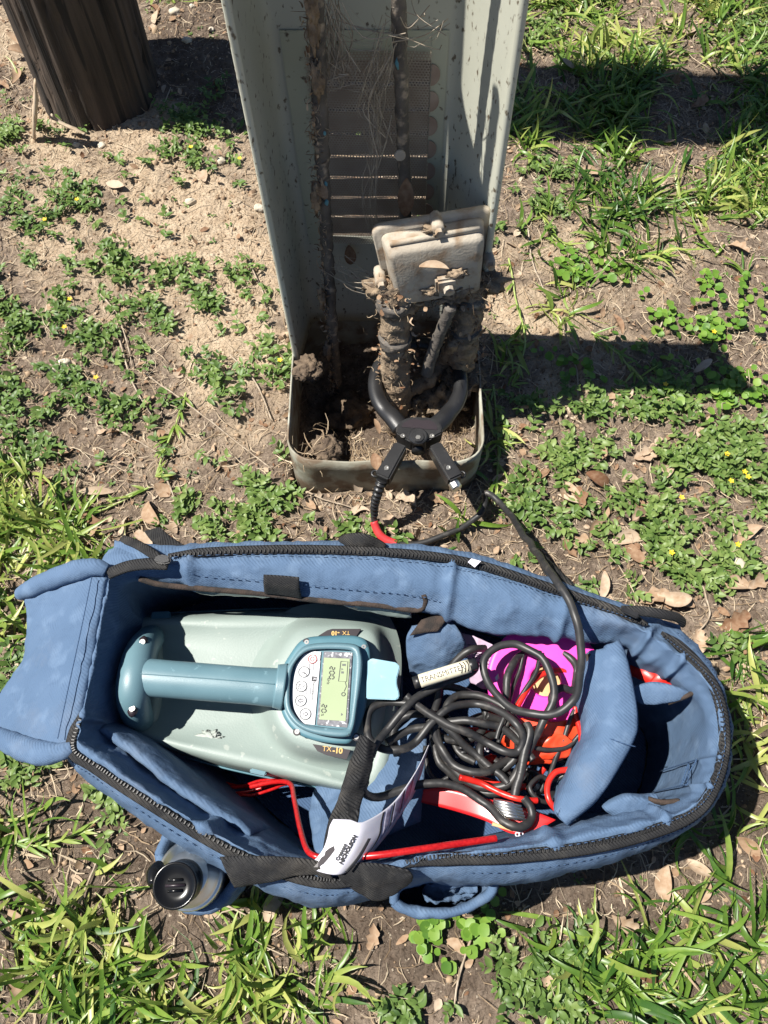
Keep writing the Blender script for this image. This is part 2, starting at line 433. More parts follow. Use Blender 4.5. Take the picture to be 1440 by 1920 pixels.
M['mesh'] = mat('dusty_vent_mesh', (0.30, 0.25, 0.20), (0.38, 0.33, 0.265), rough=0.7, nscale=30)
M['louvre'] = mat('rusty_louvre', (0.27, 0.195, 0.15), (0.36, 0.28, 0.22), rough=0.7, nscale=30)
M['lead'] = mat('dirty_lead_sheath', (0.066, 0.058, 0.051), (0.125, 0.108, 0.090), rough=0.75, nscale=35, bump=0.5, bscale=160, c3=(0.32, 0.26, 0.195), c3scale=60, c3lo=0.56, c3hi=0.70, bdist=0.004)
M['mud'] = mat('dried_mud', (0.16, 0.115, 0.075), (0.30, 0.225, 0.15), rough=0.95, nscale=45, bump=0.9, bscale=140, bdist=0.006, c3=(0.08, 0.055, 0.038), c3scale=70, c3lo=0.58, c3hi=0.68)
M['tan'] = mat('dusty_grey_plastic', (0.33, 0.285, 0.225), (0.42, 0.375, 0.305), rough=0.85, nscale=22, bump=0.25, bscale=260, c3=(0.26, 0.185, 0.12), c3scale=40, c3lo=0.48, c3hi=0.66, bdist=0.003)
M['cyan'] = mat('cyan_paint', (0.06, 0.21, 0.27), (0.10, 0.28, 0.34), rough=0.5, nscale=80)
M['web'] = mat('cobweb_fibre', (0.28, 0.235, 0.18), (0.44, 0.38, 0.30), rough=0.9, nscale=60)
M['wood'] = mat('dark_treated_wood', (0.026, 0.018, 0.013), (0.078, 0.056, 0.041), rough=0.85, nscale=40, detail=10, stretch=(1, 1, 0.05), bump=1.0, bscale=75, bdist=0.008, c3=(0.012, 0.009, 0.007), c3scale=38, c3lo=0.55, c3hi=0.61)
M['splinter'] = mat('bare_splinter_wood', (0.36, 0.25, 0.15), (0.50, 0.42, 0.32), rough=0.8, nscale=30, stretch=(1, 1, 0.15), bump=0.5, bscale=150)
M['stone'] = mat('pale_pebble', (0.42, 0.36, 0.27), (0.55, 0.49, 0.39), rough=0.8, nscale=60, bump=0.5, bscale=150)
M['twig'] = mat('dry_twig', (0.26, 0.20, 0.14), (0.40, 0.33, 0.25), rough=0.85, nscale=80)
M['grass'] = plant_mat('grass_blade', (0.042, 0.108, 0.018), (0.150, 0.258, 0.036), (0.420, 0.440, 0.130), transl=0.32, rough=.38, spec=.5)
M['weed'] = plant_mat('weed_leaf', (0.050, 0.098, 0.026), (0.110, 0.186, 0.042), (0.215, 0.290, 0.085), transl=0.28, mottle=60, mamp=.5)
M['clover'] = plant_mat('round_leaf', (0.06, 0.15, 0.025), (0.14, 0.27, 0.035), (0.26, 0.38, 0.07), transl=0.30)
M['yellow'] = mat('yellow_petal', (0.75, 0.50, 0.02), rough=0.6)
M['straw'] = plant_mat('straw', (0.11, 0.075, 0.045), (0.30, 0.22, 0.14), (0.52, 0.43, 0.31), rough=0.8, transl=0.1, spec=0.2)
M['deadleaf'] = plant_mat('dead_leaf', (0.17, 0.085, 0.045), (0.32, 0.215, 0.135), (0.48, 0.38, 0.28), rough=0.75, transl=0.12, spec=0.25, mottle=110, mamp=0.9)

def ground_mat():
    m = bpy.data.materials.new('soil'); m.use_nodes = True
    nt = m.node_tree; N = nt.nodes; L = nt.links; b = N['Principled BSDF']
    b.inputs['Roughness'].default_value = 0.95; b.inputs['Specular IOR Level'].default_value = 0.1
    tc = N.new('ShaderNodeTexCoord'); vec = tc.outputs['Object']
    def noise(s, d=6, r=0.6):
        n = N.new('ShaderNodeTexNoise'); n.inputs['Scale'].default_value = s; n.inputs['Detail'].default_value = d; n.inputs['Roughness'].default_value = r
        L.new(vec, n.inputs['Vector']); return n.outputs['Fac']
    def ramp(f, p0, c0, p1, c1):
        r = N.new('ShaderNodeValToRGB'); e = r.color_ramp.elements
        e[0].position = p0; e[0].color = (*c0, 1); e[1].position = p1; e[1].color = (*c1, 1)
        L.new(f, r.inputs[0]); return r.outputs[0]
    def mix(f, a, c):
        x = N.new('ShaderNodeMix'); x.data_type = 'RGBA'; L.new(f, x.inputs['Factor'])
        L.new(a, x.inputs[6]); L.new(c, x.inputs[7]); return x.outputs[2]
    at = N.new('ShaderNodeAttribute'); at.attribute_name = 'sand'
    sand = ramp(noise(38), 0.3, (0.38, 0.28, 0.185), 0.7, (0.55, 0.44, 0.315))
    dark = ramp(noise(45), 0.3, (0.115, 0.083, 0.060), 0.72, (0.30, 0.235, 0.18))
    ad = N.new('ShaderNodeMath'); ad.operation = 'ADD'; L.new(at.outputs['Fac'], ad.inputs[0])
    nm = N.new('ShaderNodeMath'); nm.operation = 'MULTIPLY_ADD'; nm.inputs[1].default_value = 0.9; nm.inputs[2].default_value = -0.45
    L.new(noise(11, 8, 0.65), nm.inputs[0]); L.new(nm.outputs[0], ad.inputs[1])
    f = ramp(ad.outputs[0], 0.32, (0, 0, 0), 0.72, (1, 1, 1))
    c = mix(f, dark, sand)
    dp = N.new('ShaderNodeAttribute'); dp.attribute_name = 'dark_soil_shade'  # dark brown soil and painted shade, blended over the base colour
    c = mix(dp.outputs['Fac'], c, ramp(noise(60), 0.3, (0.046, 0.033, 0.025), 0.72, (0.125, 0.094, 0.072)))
    # crumbs, dark specks and pale grit
    vo = N.new('ShaderNodeTexVoronoi'); vo.inputs['Scale'].default_value = 130; L.new(vec, vo.inputs['Vector'])
    sp = ramp(noise(190, 3), 0.60, (0, 0, 0), 0.68, (1, 1, 1))
    dk = N.new('ShaderNodeRGB'); dk.outputs[0].default_value = (0.07, 0.046, 0.03, 1)
    c = mix(sp, c, dk.outputs[0])
    sp2 = ramp(noise(150, 2), 0.66, (0, 0, 0), 0.71, (1, 1, 1))
    lt = N.new('ShaderNodeRGB'); lt.outputs[0].default_value = (0.50, 0.42, 0.32, 1)
    c = mix(sp2, c, lt.outputs[0])
    L.new(c, b.inputs['Base Color'])
    b1 = N.new('ShaderNodeBump'); b1.inputs['Strength'].default_value = 1.0; b1.inputs['Distance'].default_value = 0.012
    L.new(noise(75, 8, 0.7), b1.inputs['Height'])
    b2 = N.new('ShaderNodeBump'); b2.inputs['Strength'].default_value = 0.8; b2.inputs['Distance'].default_value = 0.004
    L.new(vo.outputs['Distance'], b2.inputs['Height']); L.new(b1.outputs[0], b2.inputs['Normal'])
    L.new(b2.outputs[0], b.inputs['Normal'])
    return m
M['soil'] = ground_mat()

# ------------------------------------------------------------------ ground
def blobs(u, v, lst):
    d = np.zeros_like(u)
    for (cu, cv, ru, rv, a) in lst:
        r = ((u - cu) / ru) ** 2 + ((v - cv) / rv) ** 2
        d = np.maximum(d, a * np.clip(1.6 - 1.6 * r, 0, 1)) if a > 0 else d + a * np.clip(1.4 - 1.4 * r, 0, 1)
    return d

SAND = [(330, 400, 190, 150, 1.0), (420, 650, 150, 170, .85), (120, 260, 200, 90, .7), (560, 560, 120, 180, .75), (200, 420, 260, 300, .62), (450, 470, 120, 300, .7), (1180, 440, 200, 120, .5), (1050, 640, 200, 120, .55), (250, 230, 200, 50, .85),
        (1010, 590, 130, 60, .9), (1060, 715, 110, 40, .75), (1000, 470, 100, 80, .55), (1330, 450, 110, 60, .4), (360, 860, 190, 100, .45),
        (60, 60, 100, 100, .55), (1160, 520, 110, 70, .45), (480, 800, 80, 60, .5), (1240, 700, 200, 60, .35)]
DARK_SOIL_SHADE = [(200, 1560, 200, 130, .9), (850, 1760, 230, 130, .9), (500, 1700, 200, 80, .7), (1050, 1690, 160, 90, .7), (380, 110, 100, 110, .75), (1420, 1500, 80, 200, .7), (1180, 1010, 220, 130, .35), (700, 780, 130, 110, .8), (1100, 560, 200, 50, .25), (200, 1800, 400, 160, .55), (1200, 1800, 300, 150, .55)]  # dark brown soil zones, with shade painted in by the bag and pole heap
def gheight(x, y):
    x = np.asarray(x, dtype=float); y = np.asarray(y, dtype=float)
    z = 0.020 * fbm(x * 3.1, y * 3.1, 4, 3) + 0.014 * fbm(x * 22, y * 22, 4, 9) + 0.007 * fbm(x * 80, y * 80, 2, 5)
    z = z + 0.06 * np.exp(-(((x + 0.48) / 0.22) ** 2 + ((y - 2.02) / 0.20) ** 2))        # spoil heap beside the pole
    flat = np.exp(-((x / 0.5) ** 2 + ((y - 0.2) / 0.28) ** 2) ** 2)
    z = z * (1 - 0.85 * flat) - 0.004
    pit = 1 / (1 + np.exp(-(x + .172) / .004)) / (1 + np.exp((x - .178) / .004)) / (1 + np.exp(-(y - .672) / .004)) / (1 + np.exp((y - 1.04) / .004))   # sunken earth inside the pedestal base
    z = z - pit * (.092 - .075 * np.clip((x + .14) / .26, 0, 1) ** 1.3 + .02 * fbm(x * 12, y * 12, 3, 31))
    far = np.clip((np.hypot(x, y - 1) - 4) / 10, 0, 1)
    return z * (1 - far)
def gz(x, y): return float(gheight(np.array([x]), np.array([y]))[0])

def build_ground():
    st = 0.0062
    def axis(a, b):
        f = np.arange(a, b, st); out = np.geomspace(0.05, 70, 26)
        return np.concatenate([a - out[::-1], f, f[-1] + out])
    xs = axis(-1.45, 1.5); ys = axis(-0.42, 2.75)
    X, Y = np.meshgrid(xs, ys)
    Z = gheight(X, Y)
    d = np.maximum(Y * ST + H * CT, 0.3)
    U = np.clip(720 + FP * X / d, -40, 1480); Vp = np.clip(960 - FP * (Y * CT - H * ST) / d, -40, 1960)
    wu = 150 * fbm(X * 5, Y * 5, 4, 21); wv_ = 150 * fbm(X * 5 + 9, Y * 5, 4, 22)
    S = np.clip(blobs(U + wu, Vp + wv_, SAND) * (0.75 + 1.1 * (fbm(X * 14, Y * 14, 4, 23) + .15)), 0, 1)
    Dm = np.clip(blobs(U + wu, Vp + wv_, DARK_SOIL_SHADE) * (0.8 + 1.0 * fbm(X * 18, Y * 18, 4, 29)), 0, 1)
    nr, nc = X.shape
    i = np.arange(nr - 1)[:, None] * nc + np.arange(nc - 1)[None, :]
    F = np.stack([i, i + 1, i + nc + 1, i + nc], -1).reshape(-1, 4)
    g = npmesh('ground', np.stack([X, Y, Z], -1).reshape(-1, 3), F, M['soil'], tint={'sand': S.ravel(), 'dark_soil_shade': Dm.ravel()})
    tag(g, kind='structure')
build_ground()
# ------------------------------------------------------------------ wooden pole
def build_pole():
    cx, cy, r0 = -0.715, 1.80, 0.140
    t = thing('utility_pole', 'dark weathered wooden utility pole standing in the sandy soil', 'pole', (cx, cy, 0))
    seg, nz = 140, 90
    zs = np.concatenate([np.linspace(-0.05, 0.6, 60), np.linspace(0.65, 6.0, 30)])
    V = []
    for z in zs:
        for k in range(seg):
            a = 2 * math.pi * k / seg
            crack = 0.0
            n1 = mnoise.noise(Vector((math.cos(a) * 9, math.sin(a) * 9, z * 0.9)))
            n2 = mnoise.noise(Vector((math.cos(a) * 13, math.sin(a) * 13, z * 2.2 + 5)))
            if abs(n2) < 0.03: crack -= 0.005 * (1 - abs(n2) / 0.03)
            if abs(n1) < 0.03: crack -= 0.010 * (1 - abs(n1) / 0.03)
            r = r0 * (1.03 - 0.02 * z) + 0.004 * n1 + crack + 0.012 * math.exp(-max(z, 0) / 0.03) * 0.4
            V.append((cx + r * math.cos(a) + 0.03 * z * 0.5, cy + r * math.sin(a), z))
    F = grid_faces(len(zs), seg, closed_c=True); F.append(tuple((len(zs) - 1) * seg + k for k in range(seg)))
    mesh('shaft', V, F, M['wood'], t)
    # split bark strips at the foot
    for pts, w_ in ((([P(66, 150, 0.16), P(66, 190, 0.11), P(64, 225, 0.05), P(63, 256, 0.005)]), 0.016),
                    (([P(96, 215, 0.05), P(112, 228, 0.03), P(135, 240, 0.02), P(160, 252, 0.01)]), 0.009)):
        tube('splinter', pts, [w_ * 0.5, w_, w_ * 1.1, w_ * 0.7], M['splinter'], t, seg=7, n=18, flat=(1, 0.35), wob=0.003)
build_pole()

# ------------------------------------------------------------------ cable pedestal
XL, XR, YF, YB, TOP = -0.172, 0.178, 0.905, 1.035, 1.03
BF = 0.668                                      # front of the base
VX0, VX1, VZ0, VZ1 = -0.098, 0.088, 0.270, 0.612   # vent opening in the back
LEAN = lambda z: -0.014 * z / 0.8
def build_pedestal():
    t = thing('cable_pedestal', 'open sage green steel cable pedestal with its front cover removed', 'pedestal', ((XL + XR) / 2, 0.9, 0))
    # U-shaped shell: left side, rounded back corners, back, right side
    path = []
    def bez(A, C, B, n=9): return [tuple((1 - f) ** 2 * A[k] + 2 * f * (1 - f) * C[k] + f * f * B[k] for k in (0, 1)) + (0,) for f in np.linspace(0, 1, n)]
    la, ra = (-0.153, YB - 0.026), (0.130, YB - 0.026)
    path += [(XL + 0.010, YF - 0.002, 0), (XL + 0.002, YF - 0.004, 0), (XL, YF, 0)]
    path += [(XL + (la[0] - XL) * f, YF + (la[1] - YF) * f, 0) for f in (0.25, 0.5, 0.75)]
    path += bez(la, (-0.149, YB), (-0.134, YB))
    xs = sorted([x for x in np.linspace(-0.134, 0.100, 22)][1:-1] + [VX0, VX1])
    path += [(x, YB, 0) for x in xs]
    path += bez((0.100, YB), (0.117, YB), ra)
    path += [(XR + (ra[0] - XR) * f, YF + (ra[1] - YF) * f, 0) for f in (0.75, 0.5, 0.25, 0.0)]
    path += [(XR - 0.002, YF - 0.004, 0), (XR - 0.010, YF - 0.002, 0)]
    zs = sorted(list(np.linspace(0.04, TOP, 34)) + [VZ0, VZ1])
    n = len(path); V = []; F = []
    for z in zs:
        for (x, y, _) in path: V.append((x + LEAN(z), y, z))
    for i in range(len(zs) - 1):
        for j in range(n - 1):
            xm = (path[j][0] + path[j + 1][0]) / 2; zm = (zs[i] + zs[i + 1]) / 2
            if VX0 < xm < VX1 and VZ0 < zm < VZ1 and path[j][1] > YB - 0.001 and path[j + 1][1] > YB - 0.001: continue
            F.append((i * n + j, i * n + j + 1, (i + 1) * n + j + 1, (i + 1) * n + j))
    sh = mesh('shell', V, F, M['ped'], t)
    md = sh.modifiers.new('thickness', 'SOLIDIFY'); md.thickness = 0.0022; md.offset = 0
    # vent plate: frame strips lying on the back panel
    yi = YB - 0.0045
    def strip(x0, x1, z0, z1): 
        prism('vent_frame', [Vector((x0 + LEAN(z0), yi, z0)), Vector((x1 + LEAN(z0), yi, z0)), Vector((x1 + LEAN(z1), yi, z1)), Vector((x0 + LEAN(z1), yi, z1))], 0.0014, M['ped_in'], t)
    strip(-0.130, VX0 + 0.004, 0.255, 0.642); strip(VX1 - 0.012, 0.099, 0.255, 0.642)
    strip(VX0 + 0.0045, VX1 - 0.0125, VZ1 - 0.012, 0.642)
    # louvre hoods bulging outwards behind the opening, with light gaps between them
    nl = 8; pitch = (VZ1 - VZ0 - 0.012) / nl
    for k in range(nl):
        z0 = VZ0 + 0.004 + k * pitch; rows = []
        for a in np.linspace(0, math.pi, 7):
            zz = z0 + (pitch - 0.0055) * (1 - math.cos(a)) / 2
            rows.append([Vector((x + LEAN(zz), YB + 0.003 + 0.006 * math.sin(a) * (1 - min(1, abs((x - (VX0 + VX1) / 2) / ((VX1 - VX0) / 2))) ** 6), zz)) for x in np.linspace(VX0, VX1, 9)])
        loft('louvre', rows, 30, 8, M['louvre'], t)
        # pressed end of each louvre showing beside the mesh
        ze = z0 + pitch * 0.42
        xx = VX1 - 0.011 + LEAN(ze); pl = []
        for a in np.linspace(-math.pi / 2, math.pi / 2, 9):
            pl.append(Vector((xx + 0.013 * math.cos(a), yi - 0.003, ze + pitch * 0.40 * math.sin(a))))
        prism('louvre_end', pl, 0.0012, M['louvre'], t)
    # perforated sheet in front of the louvres, real holes
    hx, hz = 0.0046, 0.0040
    nx = int((VX1 - VX0 - 0.010) / hx); nz = int((VZ1 - VZ0 + 0.015) / hz)
    V = []; F = []
    for iz in range(nz):
        for ix in range(nx):
            cx = VX0 - 0.002 + (ix + 0.5 + (0.5 if iz % 2 else 0)) * hx; cz = VZ0 - 0.010 + (iz + 0.5) * hz
            b = len(V); y = yi - 0.004 + 0.0012 * math.sin(cx * 60) 
            sq = [(-.5, -.5), (0, -.5), (.5, -.5), (.5, .5), (0, .5), (-.5, .5)]
            hexa = [(-.30, -.17), (0, -.36), (.30, -.17), (.30, .17), (0, .36), (-.30, .17)]
            for (p, q) in sq: V.append((cx + p * hx + LEAN(cz), y, cz + q * hz))
            for (p, q) in hexa: V.append((cx + p * hx + LEAN(cz), y, cz + q * hz))
            for k in range(6): F.append((b + k, b + (k + 1) % 6, b + 6 + (k + 1) % 6, b + 6 + k))
    npmesh('perforated_mesh', V, F, M['mesh'], t, smooth=False)
    # base: a low open box with a rounded front
    def outline(x0, x1, y0, y1, r, z, wob=0.0):
        o = []
        for (cx, cy, a0) in ((x1 - r, y1 - r, 0), (x0 + r, y1 - r, 90), (x0 + r, y0 + r, 180), (x1 - r, y0 + r, 270)):
            for a in np.linspace(a0, a0 + 90, 9):
                o.append(Vector((cx + r * math.cos(math.radians(a)), cy + r * math.sin(math.radians(a)), z + wob * mnoise.noise(Vector((cx * 30, cy * 30, a))))))
        o2 = []
        for i in range(len(o)):
            a, b = o[i], o[(i + 1) % len(o)]
            k = max(1, int((b - a).length / 0.012))
            for j in range(k): o2.append(a.lerp(b, j / k))
        return o2
    lv = []
    for z in (-0.15, 0.0, 0.035, 0.07, 0.100): lv.append(outline(XL - 0.004, XR + 0.004, BF, YB + 0.008, 0.055, z))
    lv2 = [[Vector((p.x, p.y, p.z)) for p in o] for o in lv]
    for o in lv2:
        for p in o:
            p.z += 0.004 * mnoise.noise(p * 18) if p.z > 0.05 else 0
            p.y += 0.002 * mnoise.noise(p * 25)
    base = rings('base', lv2, 0, M['ped_base'], t, cap_top=False, cap_bot=False, corner=True)
    md = base.modifiers.new('thickness', 'SOLIDIFY'); md.thickness = 0.0032; md.offset = -1
    # fixing stud inside the back
    tube('stud', [PY(760, 664, YB - 0.006), PY(815, 664, YB - 0.006)], 0.005, M['screw'], t, seg=8)
    for u in (775, 797): tube('stud_nut', [PY(u, 664, YB - 0.006), PY(u + 7, 664, YB - 0.006)], 0.0095, M['screw'], t, seg=6)
    return t
build_pedestal()

def lump(name, c, r, mat_, parent=None, seed=0, sq=(1, 1, 0.6), amp=0.35, sub=3, fr=1.6):
    bm = bmesh.new(); bmesh.ops.create_icosphere(bm, subdivisions=sub, radius=1.0)
    for v in bm.verts:
        p = v.co.copy(); k = 1 + amp * mnoise.noise(p * fr + Vector((seed * 3.7, seed, 0))) + amp * 0.5 * mnoise.noise(p * fr * 2.7 + Vector((seed, 0, 5)))
        v.co = Vector(c) + Vector((p.x * r * sq[0], p.y * r * sq[1], p.z * r * sq[2])) * k
    me = bpy.data.meshes.new(name); bm.to_mesh(me); bm.free()
    me.polygons.foreach_set('use_smooth', [True] * len(me.polygons))
    return link(name, me, mat_, parent)

M['mud_dark'] = mat('dark_brown_mud', (0.075, 0.052, 0.035), (0.16, 0.115, 0.075), rough=0.95, nscale=60, bump=1.0, bscale=130, bdist=0.008)  # darker brown than the dried mud
for (u, v, z, r, lab) in ((578, 690, .10, .026, 'crumbly mud clod stuck to the left back corner of the pedestal base'),
                          (612, 842, .088, .026, 'mud and root clod caught inside the front left corner of the base'),
                          (868, 705, .09, .036, 'dark mud heap against the right side inside the pedestal base'),
                          (655, 775, -.075, .045, 'low dark earth heap on the floor of the pedestal left of the clamp')):
    tag(lump('mud_clod', P(u, v, z), r, M['mud_dark'], seed=u, amp=0.5, sub=4, fr=2.4), lab, 'mud')

# --- cables rising in the pedestal
def riser(name, label, pts, r, paint=None, wob=0.0035):
    t = thing(name, label, 'cable', pts[0])
    tube('sheath', pts, r, M['lead'], t, seg=14, n=140, wob=wob, wf=70)
    return t
pl = [P(634, 735, -0.09), PY(625, 640, 0.935), PY(614, 470, 0.945), PY(604, 300, 0.95), PY(598, 140, 0.95), PY(590, -20, 0.95), PY(580, -180, 0.95), PY(560, -420, 0.95), PY(540, -620, 0.95)]
lc = riser('riser_cable', 'long dirt-caked grey cable rising on the left inside the pedestal', pl, 0.0100)
pr = [PY(762, 470, 0.985), PY(760, 400, 0.985), PY(757, 300, 0.985), PY(753, 160, 0.98), PY(748, 20, 0.975), PY(744, -160, 0.975), PY(738, -420, 0.972), PY(734, -600, 0.97)]
rc = riser('riser_cable', 'dark cable with cyan paint marks rising behind the splice box', pr, 0.0098, wob=0.0018)
for (par, u, v, Y, s) in ((rc, 747, 118, 0.969, .0055), (rc, 753, 150, 0.972, .0035), (rc, 750, 132, .972, .0035), (lc, 612, 380, 0.938, .004), (lc, 611, 345, .939, .003), (lc, 609, 250, .941, .0025)):
    lump('paint_mark', PY(u, v, Y), s, M['cyan'], par, seed=u + v, sq=(0.8, 0.3, 1.6), amp=0.4, sub=2)
disc('cap', PY(750, 290, 0.972), 0.0085, 0.004, M['tan'], rc, nrm=(0, -1, 0.2), seg=14, bevel=0.001)
for (par, lst) in ((lc, ((592, 6, .93), (597, 60, .935), (603, 150, .937), (600, 372, .93), (612, 560, .925), (622, 660, .92))),):
    for i, (u, v, Y) in enumerate(lst):
        lump('mud_crust', PY(u - 8, v, Y), 0.011, M['mud'], par, seed=u + 3, sq=(0.6, 0.6, 2.2), amp=0.9, sub=3, fr=2.2)

# --- splice box on two mud-caked stubs
def build_splice_box():
    base = P(795, 780, 0)
    t = thing('splice_box', 'dusty beige splice box with bolted lid standing on two muddy stubs', 'splice box', base)
    c = PY(820, 514, 0.862)                       # middle of the front face
    rot = Matrix.Rotation(math.radians(-5), 3, 'Y') @ Matrix.Rotation(math.radians(8), 3, 'Z') @ Matrix.Rotation(math.radians(-2), 3, 'X')
    def B(x, y, z): return c + rot @ Vector((x * 1.04, y, z * .90))
    def rr(w0, w1, z0, z1, y, r=0.012, k=4):
        o = []
        for (sx, sz, a0) in ((w0 / 2, z1, 0), (-w0 / 2, z1, 90), (-w1 / 2, z0, 180), (w1 / 2, z0, 270)):
            cx = sx - math.copysign(r, sx); cz = sz - (r if sz == z1 else -r)
            for a in np.linspace(a0, a0 + 90, k + 1): o.append(B(cx + r * math.cos(math.radians(a)), y, cz + r * math.sin(math.radians(a))))
        return o
    # front shell, lid rim and back shell: stacked rounded outlines front to back
    lv = [rr(.128, .118, -.055, .060, -.004, .010), rr(.142, .132, -.062, .068, 0, .012), rr(.152, .140, -.066, .074, .030, .012), rr(.154, .142, -.066, .076, .034, .012)]
    rings('shell', lv[::-1], 0, M['tan'], t, corner=True)
    lv = [rr(.172, .156, -.070, .084, .034, .014), rr(.178, .160, -.072, .088, .037, .014), rr(.178, .160, -.072, .088, .046, .014), rr(.172, .156, -.070, .084, .049, .014)]
    rings('lid_rim', lv[::-1], 0, M['tan'], t, corner=True)
    lv = [rr(.15, .14, -.062, .062, .0492, .012), rr(.15, .14, -.062, .060, .065, .012), rr(.12, .11, -.05, .040, .078, .012)]
    rings('back_shell', lv[::-1], 0, M['tan'], t, corner=True)
    # moulded rib along the top of the shell
    tube('rib', [B(-.066, .012, .074), B(.066, .012, .074)], .0045, M['tan'], t, seg=8)
    for (x, z, yy, r) in ((.006, .086, .030, .0095), (-.086, -.012, .030, .0095), (.084, -.010, .030, .009)):
        b = tube('clamp_bolt', [B(x, yy - .020, z), B(x, yy + .014, z)], [r, r, r * .9], M['tan'], t, seg=10, n=8, wob=.0015, wf=120)
        disc('nut', B(x, yy - .0205, z), r * .66, .008, M['tan'], b, nrm=tuple(rot @ Vector((0, -1, 0))), seg=6)
    fb = box('boss', B(.012, -.008, -.014), (.036, .020, .028), M['tan'], t, rot=rot, bevel=.004)
    disc('nut', B(.014, -.017, -.018), .0085, .010, M['tan'], fb, nrm=tuple(rot @ Vector((0, -1, -.3))), seg=8)
    for (x, z) in ((-.06, -.068), (.055, -.066)):
        box('foot', B(x, .03, z - .008), (.034, .034, .026), M['tan'], t, rot=rot, bevel=.005)
    # dirt lying on the box
    for i, (x, y, z, r) in enumerate(((.0, .018, .079, .012), (.030, -.006, .002, .013), (-.01, -.003, -.03, .014), (.03, .002, -.05, .018), (-.055, .012, -.07, .026), (-.086, .03, -.045, .022), (-.082, .03, -.066, .02), (.082, .02, -.06, .024), (.02, .0, -.066, .016))):
        lump('dirt_crust', B(x, y, z), r, M['mud'], t, seed=i + 40, sq=(1.2, .7, .6), amp=1.0, sub=3, fr=2.6)
    return t
build_splice_box()

st_l = [P(750, 800, -0.08), P(745, 775, .02), PY(742, 700, .835), PY(741, 620, .850), PY(738, 560, .862), PY(736, 528, .87)]
st_r = [P(858, 745, -0.08), PY(864, 680, .872), PY(872, 610, .880), PY(880, 550, .888), PY(884, 525, .89)]
for pts, r, lab in ((st_l, [.029, .028, .027, .025, .026, .023], 'thick mud-caked left stub under the beige splice box'), (st_r, [.028, .027, .025, .027, .024], 'mud-caked right stub under the beige splice box')):
    t = thing('cable_stub', lab, 'cable', pts[0])
    tube('sheath', pts, r, M['mud'], t, seg=22, n=80, wob=0.007, wf=55)
    for k in range(2):
        q = catmull(pts, 12)[8 + k * 2]; tube('collar', [q + Vector((0, -.003, -.008)), q + Vector((0, -.003, .008))], .029, M['lead'], t, seg=16, n=5, wob=.003, wf=90)
t = thing('thin_cable', 'grey cable slanting down between the two muddy stubs', 'cable', P(805, 695, .1))
tube('sheath', [PY(845, 575, .845), PY(825, 625, .84), PY(808, 672, .83), PY(800, 700, .825)], .0105, M['lead'], t, seg=12, n=30, wob=.002, wf=80)
t = thing('thin_cable', 'muddy bent cable lying across the foot of the stubs inside the clamp', 'cable', P(760, 730, .1))
tube('sheath', [P(752, 740, .07), P(775, 728, .08), P(805, 710, .09), P(830, 680, .10), PY(850, 640, .85)], [.012, .014, .013, .012, .011], M['mud'], t, seg=14, n=40, wob=.004, wf=80)
for i, (u, v, z, r, lab) in enumerate(((770, 760, .03, .035, 'root-bound mud lump at the foot of the left stub'), (830, 745, .03, .042, 'root-bound mud lump at the foot of the right stub'))):
    tag(lump('mud_clod', P(u, v, z), r, M['mud'], seed=i + 90, amp=.9, sub=4, fr=2.5, sq=(1, 1, .9)), lab, 'mud')

